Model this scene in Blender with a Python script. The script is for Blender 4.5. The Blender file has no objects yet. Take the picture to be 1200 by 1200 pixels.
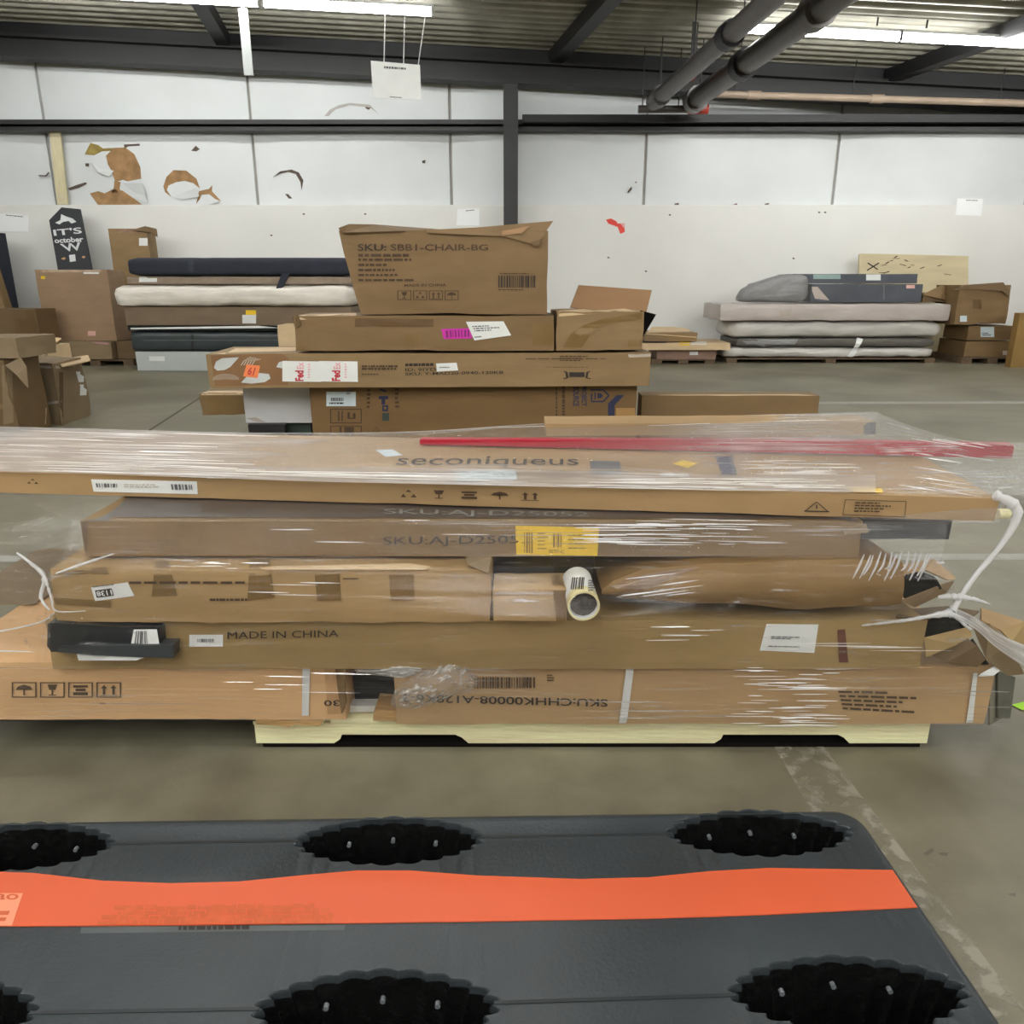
import bpy, bmesh, math, random
from mathutils import Vector, Matrix, noise
from mathutils.bvhtree import BVHTree

# ------------------------------------------------------------------ camera
F = 902.0                       # focal length in pixels of a 1200 px frame
H = 1.10                        # lens height
PITCH = math.atan(270.0 / F)    # horizon at row 330
CAM = Vector((0, 0, H))
scene = bpy.context.scene
col = scene.collection
cam_data = bpy.data.cameras.new('camera')
cam_data.sensor_width = 36.0
cam_data.lens = 36.0 * F / 1200.0
cam_data.clip_start = 0.02
camera = bpy.data.objects.new('camera', cam_data)
camera.location = CAM
camera.rotation_euler = (math.pi / 2 - PITCH, 0, 0)
col.objects.link(camera)
scene.camera = camera
# ------------------------------------------------------------------ world, exposure
world = bpy.data.worlds.new('world')
scene.world = world
world.use_nodes = True
world.node_tree.nodes['Background'].inputs[0].default_value = (0.8, 0.85, 0.9, 1)
world.node_tree.nodes['Background'].inputs[1].default_value = 0.05
TUBE_STRENGTH = 30.0
vs = scene.view_settings
vs.view_transform = 'Standard'
vs.look = 'None'
vs.gamma = 1.0
vs.use_curve_mapping = False
vs.exposure = 0.34
scene.cycles.max_bounces = 8
scene.cycles.transparent_max_bounces = 16
scene.cycles.caustics_reflective = False
scene.cycles.caustics_refractive = False

# ------------------------------------------------------------------ pixel <-> place
cp, sp = math.cos(PITCH), math.sin(PITCH)
def ray(u, v):
    t = -(v - 600.0) / F
    return Vector(((u - 600.0) / F, cp + t * sp, -sp + t * cp))
def P(u, v, Y):
    r = ray(u, v)
    return CAM + r * (Y / r.y)
def PZ(u, v, z):
    r = ray(u, v)
    return CAM + r * ((z - H) / r.z)
def zat(v, Y):
    return P(600, v, Y).z
def xat(u, v, Y):
    return P(u, v, Y).x

def S(r, g, b):
    def f(c):
        c = c / 255.0
        return c / 12.92 if c <= 0.04045 else ((c + 0.055) / 1.055) ** 2.4
    return (f(r), f(g), f(b), 1.0)

# ------------------------------------------------------------------ materials
MATS = {}
def nodes_of(name):
    m = bpy.data.materials.new(name)
    m.use_nodes = True
    nt = m.node_tree
    bs = nt.nodes['Principled BSDF']
    return m, nt, bs
def N(nt, t, **kw):
    n = nt.nodes.new(t)
    for k, v in kw.items():
        if k in n.inputs.keys():
            n.inputs[k].default_value = v
        else:
            setattr(n, k, v)
    return n
def mat(name, c, rough=0.7, var=0.12, scale=4.0, stretch=(1, 1, 1), bump=0.0, bscale=60.0, metal=0.0, spec=0.5, detail=4):
    """plain procedural surface: a colour with cloudy variation and fine relief"""
    if name in MATS: return MATS[name]
    m, nt, bs = nodes_of(name)
    tc = N(nt, 'ShaderNodeTexCoord')
    mp = N(nt, 'ShaderNodeMapping'); mp.inputs['Scale'].default_value = stretch
    nt.links.new(tc.outputs['Object'], mp.inputs['Vector'])
    nz = N(nt, 'ShaderNodeTexNoise'); nz.inputs['Scale'].default_value = scale; nz.inputs['Detail'].default_value = detail
    nt.links.new(mp.outputs[0], nz.inputs['Vector'])
    rp = N(nt, 'ShaderNodeValToRGB')
    rp.color_ramp.elements[0].position = 0.3; rp.color_ramp.elements[1].position = 0.7
    rp.color_ramp.elements[0].color = tuple(x * (1 - var) for x in c[:3]) + (1,)
    rp.color_ramp.elements[1].color = tuple(min(1, x * (1 + var)) for x in c[:3]) + (1,)
    nt.links.new(nz.outputs['Fac'], rp.inputs[0])
    nt.links.new(rp.outputs[0], bs.inputs['Base Color'])
    bs.inputs['Roughness'].default_value = rough
    bs.inputs['Metallic'].default_value = metal
    bs.inputs['Specular IOR Level'].default_value = spec
    if bump > 0:
        n2 = N(nt, 'ShaderNodeTexNoise'); n2.inputs['Scale'].default_value = bscale
        nt.links.new(mp.outputs[0], n2.inputs['Vector'])
        bp = N(nt, 'ShaderNodeBump'); bp.inputs['Strength'].default_value = bump; bp.inputs['Distance'].default_value = 0.01
        nt.links.new(n2.outputs['Fac'], bp.inputs['Height'])
        nt.links.new(bp.outputs[0], bs.inputs['Normal'])
    MATS[name] = m
    return m
def card(name, c, rough=0.62):
    return mat(name, c, rough, 0.10, 5.0, (0.5, 1, 1.6), 0.25, 14.0, spec=0.35)

K1 = card('cardboard_tan', S(142, 117, 82))
K2 = card('cardboard_brown', S(128, 103, 70))
K3 = card('cardboard_dark', S(112, 90, 62))
K4 = card('cardboard_lit', S(216, 175, 128))  # bottom left carton, its stronger lighting put into the colour
K5 = card('cardboard_pale', S(212, 186, 148))
K6 = card('cardboard_grey', S(136, 117, 90))
K_IN = card('cardboard_inside', S(122, 92, 62))
SHADE_IN = mat('interior_shade', S(12, 11, 10), 0.9, spec=.1)  # shade inside torn cartons, given as a near-black colour
K1L = card('cardboard_light_tan', S(168, 138, 98))
K2L = card('cardboard_honey', S(162, 136, 92))
K_DEEP = card('cardboard_deep', S(122, 95, 60))
K_LESS_LIT = card('cardboard_less_lit', S(184, 152, 111))  # bottom right carton, its weaker lighting put into the colour
K_MID = card('cardboard_mid', S(173, 143, 99))
K_CRUSH = card('cardboard_crushed', S(144, 114, 73))
K_L4 = card('cardboard_umber', S(132, 106, 68))
TAPE = mat('brown_tape', S(126, 100, 60), 0.28, 0.08, 8)
TAPE2 = mat('dark_tape', S(102, 78, 48), 0.3, 0.08, 8)
CLEARTAPE = mat('shiny_clear_tape', S(188, 176, 166), 0.2, 0.06, 10)
INK = mat('black_ink', S(52, 44, 38), 0.75, 0.15, 40)
INK_SOFT = mat('faded_ink', S(78, 60, 42), 0.8, 0.2, 40)
INK_NAVY = mat('navy_ink', S(44, 48, 78), 0.7, 0.1, 20)
INK_RED = mat('red_ink', S(190, 52, 62), 0.6, 0.1, 20)
INK_GREY = mat('grey_ink', S(96, 96, 98), 0.7, 0.1, 20)
INK_PALE = mat('pale_print', S(196, 188, 176), 0.6, 0.06, 20)
PAPER = mat('white_paper', S(232, 234, 232), 0.55, 0.03, 6)
PAPER_BLUE = mat('bluish_paper', S(206, 220, 226), 0.5, 0.04, 6)
YELLOW = mat('yellow_label', S(240, 200, 30), 0.45, 0.05, 12)
MAGENTA = mat('magenta_label', S(206, 46, 168), 0.5, 0.06, 20)
ORANGE_LBL = mat('orange_label', S(240, 134, 80), 0.5, 0.05, 20)
STRAPW = mat('white_strap', S(222, 224, 222), 0.4, 0.05, 20)
WOOD = mat('pale_pine', S(252, 240, 194), 0.7, 0.14, 5, (0.6, 6, 6), 0.3, 20)
WOOD2 = mat('raw_wood', S(190, 152, 100), 0.8, 0.16, 8, (1, 5, 5), 0.4, 20)
WOOD_D = mat('dark_old_wood', S(104, 86, 66), 0.85, 0.2, 6, (1, 6, 6), 0.4, 20)
PLY = mat('plywood', S(208, 194, 158), 0.7, 0.10, 3, (0.5, 3, 3))
STEEL = mat('painted_dark_steel', S(38, 38, 38), 0.5, 0.15, 3, metal=0.2)
STEEL_B = mat('beam_paint', S(30, 30, 29), 0.6, 0.15, 3)
STEEL2 = mat('grey_brown_steel', S(96, 92, 88), 0.5, 0.2, 2, metal=0.2)
BLACKP = mat('black_steel', S(32, 32, 34), 0.5, 0.2, 3, metal=0.2)
PIPEM = mat('pipe_grey', S(94, 90, 88), 0.42, 0.15, 3, metal=0.3)
PIPET = mat('pipe_tan', S(158, 140, 122), 0.5, 0.1, 3)
REDP = mat('red_coupling', S(170, 60, 46), 0.5)
WHITEP = mat('white_enamel', S(214, 216, 216), 0.45, 0.04)
NAVY = mat('navy_fabric', S(44, 48, 60), 0.85, 0.12, 9, bump=0.2)
BLACKF = mat('black_plastic_film', S(38, 41, 44), 0.28, 0.15, 9, bump=0.3, bscale=20)
TAUPE = mat('taupe_fabric', S(146, 130, 114), 0.85, 0.1, 9)
CREAM = mat('cream_film_wrap', S(230, 224, 214), 0.32, 0.10, 3, (1, 1, 4), 0.5, 9)
MATT_PINK = mat('pinkish_mattress_wrap', S(188, 178, 172), 0.35, 0.08, 3, (1, 1, 3), 0.4, 8)
MATT_WHITE = mat('white_mattress_wrap', S(204, 200, 194), 0.3, 0.08, 3, (1, 1, 3), 0.5, 8)
MATT_DARK = mat('dark_mattress_side', S(94, 90, 84), 0.6, 0.15, 5)
GREYWRAP = mat('grey_film_wrap', S(136, 136, 136), 0.32, 0.16, 4, (1, 1, 3), 0.6, 9)
SLATE = mat('slate_box', S(74, 78, 86), 0.45, 0.15, 4)
GREEND = mat('dark_green_card', S(52, 66, 60), 0.6, 0.1, 6)
WHITEBOX = mat('white_box', S(206, 206, 208), 0.5, 0.03, 3)
PALEBLUE = mat('pale_grey_box', S(186, 192, 190), 0.5, 0.04, 3)
RED = mat('red_painted_metal', S(176, 30, 54), 0.4, 0.06, 5)
TORN = mat('torn_brown_backing', S(156, 122, 84), 0.9, 0.25, 9)
TORN2 = mat('olive_backing', S(150, 132, 72), 0.9, 0.2, 9)
CRACK = mat('dark_crack', S(92, 80, 70), 0.9, 0.2, 9)

# ------------------------------------------------------------------ object helpers
ROOTM = {}
def mesh_obj(name, verts, faces, m, parent=None, smooth=False, sharp=35):
    me = bpy.data.meshes.new(name)
    me.from_pydata([tuple(v) for v in verts], [], faces)
    me.materials.append(m)
    if smooth:
        me.polygons.foreach_set('use_smooth', [True] * len(me.polygons))
        me.set_sharp_from_angle(angle=math.radians(sharp))
    me.update()
    o = bpy.data.objects.new(name, me)
    col.objects.link(o)
    if parent is not None: o.parent = parent
    return o
def bm_obj(name, bm, m, parent=None, smooth=False, sharp=35):
    me = bpy.data.meshes.new(name)
    bmesh.ops.recalc_face_normals(bm, faces=bm.faces)
    bm.to_mesh(me); bm.free()
    me.materials.append(m)
    if smooth:
        me.polygons.foreach_set('use_smooth', [True] * len(me.polygons))
        me.set_sharp_from_angle(angle=math.radians(sharp))
    o = bpy.data.objects.new(name, me)
    col.objects.link(o)
    if parent is not None: o.parent = parent
    return o
def tag(o, label, cat, group=None):
    o['label'] = label; o['category'] = cat
    if group: o['group'] = group
    return o
def struct(o):
    o['kind'] = 'structure'; return o
def thing(name, label, cat, loc=(0, 0, 0), rot=(0, 0, 0), group=None):
    o = bpy.data.objects.new(name, None)
    o.empty_display_size = 0.05
    o.location = loc; o.rotation_euler = rot
    col.objects.link(o)
    tag(o, label, cat, group)
    from mathutils import Euler
    ROOTM[o.name] = Matrix.LocRotScale(Vector(loc), Euler(rot), Vector((1, 1, 1)))
    return o
def loc_of(root, pts):
    mi = ROOTM[root.name].inverted()
    return [mi @ Vector(p) for p in pts]
def box_vf(x0, x1, y0, y1, z0, z1):
    v = [(x0, y0, z0), (x1, y0, z0), (x1, y1, z0), (x0, y1, z0), (x0, y0, z1), (x1, y0, z1), (x1, y1, z1), (x0, y1, z1)]
    f = [(0, 3, 2, 1), (4, 5, 6, 7), (0, 1, 5, 4), (1, 2, 6, 5), (2, 3, 7, 6), (3, 0, 4, 7)]
    return v, f
def box_part(name, b, m, root=None, bevel=0.0, world=True, parent=None):
    v, f = box_vf(*b)
    bm = bmesh.new()
    if root is not None and world: v = loc_of(root, v)
    vs_ = [bm.verts.new(p) for p in v]
    for q in f: bm.faces.new([vs_[i] for i in q])
    if bevel > 0:
        bmesh.ops.bevel(bm, geom=list(bm.edges), offset=bevel, segments=2, affect='EDGES', profile=0.5)
    return bm_obj(name, bm, m, parent or root, smooth=bevel > 0)
def prism_pts(front, back):
    n = len(front)
    v = list(front) + list(back)
    f = [tuple(range(n)), tuple(range(2 * n - 1, n - 1, -1))]
    for i in range(n):
        j = (i + 1) % n
        f.append((i, i + n, j + n, j))
    return v, f
def prism_px(name, px, Y, depth, m, root=None, parent=None, bevel=0.0, lean=0.0):
    """outline given in the plane at distance Y, extruded straight back"""
    fr = [P(u, v, Y) for u, v in px]
    bk = [p + Vector((0, depth, 0)) for p in fr]
    if lean:
        z0 = min(p.z for p in fr)
        fr = [p + Vector((0, (p.z - z0) * lean, 0)) for p in fr]; bk = [p + Vector((0, (p.z - z0) * lean, 0)) for p in bk]
    v, f = prism_pts(fr, bk)
    if root is not None: v = loc_of(root, v)
    bm = bmesh.new()
    vv = [bm.verts.new(p) for p in v]
    for q in f: bm.faces.new([vv[i] for i in q])
    bmesh.ops.recalc_face_normals(bm, faces=bm.faces)
    if bevel > 0:
        bmesh.ops.bevel(bm, geom=list(bm.edges), offset=bevel, segments=2, affect='EDGES', profile=0.5)
    return bm_obj(name, bm, m, parent or root, smooth=bevel > 0)
def flap(name, px, m, root=None, thick=0.006, parent=None):
    """a bent sheet of card: corners (u, v, Y) with real thickness"""
    pts = [P(*q) for q in px]
    c = sum(pts, Vector()) / len(pts)
    n = (pts[1] - pts[0]).cross(pts[2] - pts[0]).normalized()
    if n.dot(CAM - c) < 0: n = -n
    v, f = prism_pts(pts, [p - n * thick for p in pts])
    if root is not None: v = loc_of(root, v)
    bm = bmesh.new()
    vv = [bm.verts.new(p) for p in v]
    for q in f: bm.faces.new([vv[i] for i in q])
    bm.normal_update(); bmesh.ops.triangulate(bm, faces=bm.faces)
    return bm_obj(name, bm, m, parent or root)
def tube(name, pts, r, m, root=None, parent=None, seg=12, caps=True, radii=None):
    if root is not None: pts = loc_of(root, pts)
    pts = [Vector(p) for p in pts]
    v, f = [], []
    up = None
    for i, p in enumerate(pts):
        d = (pts[min(i + 1, len(pts) - 1)] - pts[max(i - 1, 0)]).normalized()
        a = Vector((0, 0, 1)) if abs(d.z) < 0.9 else Vector((1, 0, 0))
        x = d.cross(a).normalized(); y = d.cross(x).normalized()
        if up is not None:
            x = (up - d * up.dot(d)).normalized(); y = d.cross(x).normalized()
        up = x
        rr = radii[i] if radii else r
        for k in range(seg):
            t = 2 * math.pi * k / seg
            v.append(p + (x * math.cos(t) + y * math.sin(t)) * rr)
    for i in range(len(pts) - 1):
        for k in range(seg):
            k2 = (k + 1) % seg
            f.append((i * seg + k, i * seg + k2, (i + 1) * seg + k2, (i + 1) * seg + k))
    if caps:
        f.append(tuple(range(seg - 1, -1, -1)))
        f.append(tuple(range((len(pts) - 1) * seg, len(pts) * seg)))
    return mesh_obj(name, v, f, m, parent or root, smooth=True, sharp=50)

# ------------------------------------------------------------------ cartons
class Carton: pass
def grid_box(w, d, h, nx, ny, nz):
    idx, V, Fc = {}, [], []
    def g(i, j, k):
        if (i, j, k) not in idx:
            idx[(i, j, k)] = len(V)
            V.append(Vector((-w / 2 + w * i / nx, d * j / ny, h * k / nz)))
        return idx[(i, j, k)]
    for i in range(nx):
        for k in range(nz):
            Fc.append((g(i, 0, k), g(i + 1, 0, k), g(i + 1, 0, k + 1), g(i, 0, k + 1)))
            Fc.append((g(i, ny, k), g(i, ny, k + 1), g(i + 1, ny, k + 1), g(i + 1, ny, k)))
    for i in range(nx):
        for j in range(ny):
            Fc.append((g(i, j, 0), g(i, j + 1, 0), g(i + 1, j + 1, 0), g(i + 1, j, 0)))
            Fc.append((g(i, j, nz), g(i + 1, j, nz), g(i + 1, j + 1, nz), g(i, j + 1, nz)))
    for j in range(ny):
        for k in range(nz):
            Fc.append((g(0, j, k), g(0, j, k + 1), g(0, j + 1, k + 1), g(0, j + 1, k)))
            Fc.append((g(nx, j, k), g(nx, j + 1, k), g(nx, j + 1, k + 1), g(nx, j, k + 1)))
    return V, Fc
def finish(c, V, Fc, m, smooth=True, sharp=35, bodyname='body'):
    c.body = mesh_obj(bodyname, V, Fc, m, c.root, smooth=smooth, sharp=sharp)
    c.M = ROOTM[c.root.name]; c.Mi = c.M.inverted()
    c.bvh = BVHTree.FromPolygons([tuple(v) for v in V], Fc)
    c.o = c.Mi @ CAM; c.M3 = c.Mi.to_3x3()
    return c
def carton(name, label, x0, x1, y0, y1, z0, z1, m, yaw=0, roll=0, dent=0.004, seed=1, group=None, cat='box',
           rnd=0.0, shape=None, n=(14, 6, 6), bulge=0.0, bodyname='body', pitch=0):
    c = Carton()
    w, d, h = x1 - x0, y1 - y0, z1 - z0
    c.w, c.d, c.h = w, d, h
    c.root = thing(name, label, cat, ((x0 + x1) / 2, y0, z0), (math.radians(pitch), math.radians(roll), math.radians(yaw)), group)
    V, Fc = grid_box(w, d, h, *n)
    so = Vector((seed * 7.31, seed * 3.17, seed * 1.7))
    out = []
    for p in V:
        q = p.copy()
        fx, fy, fz = (p.x + w / 2) / w, p.y / d, p.z / h
        if rnd > 0:            # rounded, padded edges
            r = rnd
            cx = min(max(q.x, -w / 2 + r), w / 2 - r); cy = min(max(q.y, r), d - r); cz = min(max(q.z, min(r, h / 2)), h - min(r, h / 2))
            dv = q - Vector((cx, cy, cz))
            if dv.length > r: q = Vector((cx, cy, cz)) + dv.normalized() * r
        nv = noise.noise_vector(p * (2.2 / max(h, 0.12)) * 0.35 + so)
        nf = noise.noise_vector(p * (9.0 / max(h, 0.12)) * 0.35 + so)
        q += Vector((nv.x, nv.y, nv.z * 0.6)) * dent + nf * dent * 0.45
        if bulge:
            q.y -= bulge * math.sin(math.pi * fx) * math.sin(math.pi * fz) * (1 - fy)
        q.z = min(max(q.z, 0.0), h)
        if shape: q = shape(q, fx, fy, fz)
        out.append(q)
    return finish(c, out, Fc, m, bodyname=bodyname, sharp=35 if rnd == 0 else 60)
def carton_px(name, label, u0, u1, v0, v1, Y, depth, m, **k):
    vm = (v0 + v1) / 2
    z0 = k.pop('z0', None); z1 = k.pop('z1', None)
    if z0 is None: z0 = max(zat(v1, Y), 0.0)
    if z1 is None: z1 = zat(v0, Y)
    return carton(name, label, xat(u0, vm, Y), xat(u1, vm, Y), Y, Y + depth, z0, z1, m, **k)
def proj(c, u, v, eps):
    d = (c.M3 @ ray(u, v)).normalized()
    hit, nrm, i, dist = c.bvh.ray_cast(c.o, d)
    if hit is None:
        q = c.o + d * (-c.o.y / d.y if abs(d.y) > 1e-6 else 1.0)
        hit, nrm, i, dist = c.bvh.find_nearest(q)
    if nrm.dot(d) > 0: nrm = -nrm
    return hit + nrm * eps - d * eps * 0.5
def bil(q, x, y):
    tl, tr, br, bl = q
    a = (tl[0] + (tr[0] - tl[0]) * x, tl[1] + (tr[1] - tl[1]) * x)
    b = (bl[0] + (br[0] - bl[0]) * x, bl[1] + (br[1] - bl[1]) * x)
    return (b[0] + (a[0] - b[0]) * y, b[1] + (a[1] - b[1]) * y)
def R4(u0, v0, u1, v1):
    return ((u0, v0), (u1, v0), (u1, v1), (u0, v1))
def decal(c, quad, m, name='label', n=(6, 3), eps=0.0012, parent=None):
    if len(quad) == 4 and not isinstance(quad[0], tuple): quad = R4(*quad)
    v = []; f = []
    for j in range(n[1] + 1):
        for i in range(n[0] + 1):
            v.append(proj(c, *bil(quad, i / n[0], 1 - j / n[1]), eps))
    for j in range(n[1]):
        for i in range(n[0]):
            a = j * (n[0] + 1) + i
            f.append((a, a + n[0] + 1, a + n[0] + 2, a + 1))
    o = mesh_obj(name, v, f, m, parent or c.root)
    if any(k in name for k in ('label', 'sticker', 'panel', 'field')):
        if not hasattr(c, 'labels'): c.labels = []
        us = [q[0] for q in quad]; vs_ = [q[1] for q in quad]
        c.labels.append((min(us) - .5, max(us) + .5, min(vs_) - .5, max(vs_) + .5, o))
    return o
def host(c, quad):
    """the label a print sits on, if any"""
    x = sum(q[0] for q in quad) / 4; y = sum(q[1] for q in quad) / 4
    for a, b, d, e, o in getattr(c, 'labels', ()):
        if a <= x <= b and d <= y <= e: return o
    return c.root
def polys(c, quad, pl, m, name='printed_marks', eps=0.002, parent=None):
    if not isinstance(quad[0], tuple): quad = R4(*quad)
    v = []; f = []
    for p in pl:
        a = len(v)
        for (x, y) in p: v.append(proj(c, *bil(quad, x, y), eps))
        f.append(tuple(range(a, a + len(p))))
    return mesh_obj(name, v, f, m, parent or host(c, quad))
def polys_px(c, pl, m, name='printed_marks', eps=0.002):
    v = []; f = []
    for p in pl:
        f.append(tuple(range(len(v), len(v) + len(p)))); v += [proj(c, u, w, eps) for u, w in p]
    return mesh_obj(name, v, f, m, c.root)
def rect(x0, y0, x1, y1): return [(x0, y0), (x1, y0), (x1, y1), (x0, y1)]
def frame(x0, y0, x1, y1, tx=0.03, ty=0.06):
    return [rect(x0, y0, x1, y0 + ty), rect(x0, y1 - ty, x1, y1), rect(x0, y0, x0 + tx, y1), rect(x1 - tx, y0, x1, y1)]
def scribble(c, quad, rows, m, seed=0, fill=0.55, name='small_print', eps=0.002, parent=None, ragged=True):
    """lines of print too small to read: rows of short dark dashes"""
    rnd = random.Random(seed); pl = []
    for r in range(rows):
        y1 = 1 - r / rows; y0 = y1 - fill / rows
        x = 0.0; end = 1.0 if not ragged else rnd.uniform(0.55, 1.0)
        while x < end - 0.02:
            w = rnd.uniform(0.04, 0.16)
            pl.append(rect(x, y0, min(x + w, end), y1)); x += w + 0.025
    return polys(c, quad, pl, m, name, eps, parent)
def barcode(c, quad, m, seed=0, name='barcode', eps=0.002, parent=None, n=26):
    rnd = random.Random(seed); pl = []; x = 0.0
    while x < 1:
        w = rnd.uniform(0.4, 1.6) / n
        pl.append(rect(x, 0, min(1, x + w), 1)); x += w + rnd.uniform(0.4, 1.2) / n
    return polys(c, quad, pl, m, name, eps, parent)
def icon(kind):
    if kind == 'arrows': return [rect(.26, .2, .36, .6), [(.18, .6), (.44, .6), (.31, .82)], rect(.64, .2, .74, .6), [(.56, .6), (.82, .6), (.69, .82)], rect(.15, .1, .85, .15)]
    if kind == 'glass': return [[(.3, .85), (.7, .85), (.62, .5), (.38, .5)], rect(.47, .2, .53, .5), rect(.34, .14, .66, .2)]
    if kind == 'umbrella': return [[(.15, .5), (.25, .72), (.5, .84), (.75, .72), (.85, .5)], rect(.47, .15, .53, .5)]
    if kind == 'stack': return [rect(.2, .15, .8, .35), rect(.3, .42, .7, .58), rect(.2, .65, .8, .8)]
    if kind == 'recycle': return [[(.5, .85), (.62, .65), (.38, .65)], [(.2, .2), (.42, .2), (.3, .5)], [(.58, .2), (.82, .2), (.7, .5)]]
    if kind == 'triangle': return [[(.1, .12), (.14, .12), (.52, .86), (.48, .86)], [(.9, .12), (.86, .12), (.48, .86), (.52, .86)], rect(.1, .12, .9, .2), rect(.48, .35, .52, .65)]
    return [rect(.25, .25, .75, .75)]
def icons(c, quad, kinds, m, eps=0.002, border=True, name='handling_symbols'):
    n = len(kinds); pl = []
    for i, k in enumerate(kinds):
        a = i / n + 0.01; w = 1 / n - 0.03
        if border: pl += frame(a, 0, a + w, 1, 0.012, 0.06)
        for p in icon(k): pl.append([(a + x * w, y) for x, y in p])
    return polys(c, quad, pl, m, name, eps)
TEXTC = {}
def text_mesh(s, bold=0.0):
    if (s, bold) in TEXTC: return TEXTC[(s, bold)]
    cu = bpy.data.curves.new('t', 'FONT'); cu.body = s; cu.resolution_u = 3; cu.offset = bold
    ob = bpy.data.objects.new('t', cu); col.objects.link(ob)
    bpy.context.view_layer.update()
    me = bpy.data.meshes.new_from_object(ob.evaluated_get(bpy.context.evaluated_depsgraph_get()))
    bm = bmesh.new(); bm.from_mesh(me); bm.normal_update(); bmesh.ops.triangulate(bm, faces=bm.faces); bm.to_mesh(me); bm.free()
    V = [(v.co.x, v.co.y) for v in me.vertices]; Fc = [tuple(p.vertices) for p in me.polygons]
    bpy.data.objects.remove(ob); bpy.data.curves.remove(cu); bpy.data.meshes.remove(me)
    xs = [p[0] for p in V]; ys = [p[1] for p in V]
    x0, x1, y0, y1 = min(xs), max(xs), min(ys), max(ys)
    V = [((x - x0) / (x1 - x0), (y - y0) / (y1 - y0)) for x, y in V]
    TEXTC[(s, bold)] = (V, Fc)
    return V, Fc
def text(c, s, quad, m, bold=0.012, eps=0.002, name='printed_text', parent=None):
    if not isinstance(quad[0], tuple): quad = R4(*quad)
    V, Fc = text_mesh(s, bold)
    v = [proj(c, *bil(quad, x, y), eps) for x, y in V]
    return mesh_obj(name, v, Fc, m, parent or host(c, quad))
def flat(root_label_name, label, cat, px, Y, thick, m, group=None):
    """a thin sheet fixed on a wall: outline in pixels at distance Y"""
    pts = [P(u, v, Y) for u, v in px]
    cx = sum((p.x for p in pts)) / len(pts); zz = min(p.z for p in pts)
    r = thing(root_label_name, label, cat, (cx, Y, zz), (0, 0, 0), group)
    v, f = prism_pts(loc_of(r, pts), loc_of(r, [p + Vector((0, thick, 0)) for p in pts]))
    c = Carton(); c.root = r
    return finish(c, [Vector(p) for p in v], f, m, smooth=False)
# ================================================================== THE BUILDING
XL, XR, YB, YF = -13.0, 13.0, 12.3, -7.0
YU = 12.42                                   # face of the upper wall panels
Z_STEP = zat(240, YB)
SL = 0.047                                   # fall of the roof to the right
Z_ROOF = zat(58, 12.2)
def roof_z(x): return Z_ROOF - SL * x

# ---- floor
def concrete():
    m, nt, bs = nodes_of('worn_concrete')
    tc = N(nt, 'ShaderNodeTexCoord')
    def noi(s, d, dist=0.0):
        n = N(nt, 'ShaderNodeTexNoise'); n.inputs['Scale'].default_value = s; n.inputs['Detail'].default_value = d
        n.inputs['Distortion'].default_value = dist
        nt.links.new(tc.outputs['Object'], n.inputs['Vector']); return n
    a = noi(0.9, 6, 0.6); b = noi(7, 8); g = noi(90, 3)
    r1 = N(nt, 'ShaderNodeValToRGB')
    r1.color_ramp.elements[0].position = 0.33; r1.color_ramp.elements[0].color = S(114, 109, 90)
    r1.color_ramp.elements[1].position = 0.68; r1.color_ramp.elements[1].color = S(146, 141, 121)
    nt.links.new(a.outputs['Fac'], r1.inputs[0])
    r2 = N(nt, 'ShaderNodeValToRGB')
    r2.color_ramp.elements[0].position = 0.3; r2.color_ramp.elements[0].color = (0.74, 0.72, 0.69, 1)
    r2.color_ramp.elements[1].position = 0.62; r2.color_ramp.elements[1].color = (1, 1, 1, 1)
    nt.links.new(b.outputs['Fac'], r2.inputs[0])
    mx = N(nt, 'ShaderNodeMix', data_type='RGBA', blend_type='MULTIPLY'); mx.inputs['Factor'].default_value = 1
    nt.links.new(r1.outputs[0], mx.inputs['A']); nt.links.new(r2.outputs[0], mx.inputs['B'])
    nt.links.new(mx.outputs['Result'], bs.inputs['Base Color'])
    rr = N(nt, 'ShaderNodeMapRange'); rr.inputs['To Min'].default_value = 0.34; rr.inputs['To Max'].default_value = 0.62
    nt.links.new(b.outputs['Fac'], rr.inputs['Value']); nt.links.new(rr.outputs[0], bs.inputs['Roughness'])
    bp = N(nt, 'ShaderNodeBump'); bp.inputs['Strength'].default_value = 0.12; bp.inputs['Distance'].default_value = 0.004
    nt.links.new(g.outputs['Fac'], bp.inputs['Height']); nt.links.new(bp.outputs[0], bs.inputs['Normal'])
    return m
floor = struct(box_part('floor', (XL, XR, YF, 12.7, -0.15, 0.0), concrete()))
floor['label'] = 'worn grey-brown concrete warehouse floor'; floor['category'] = 'floor'

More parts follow.
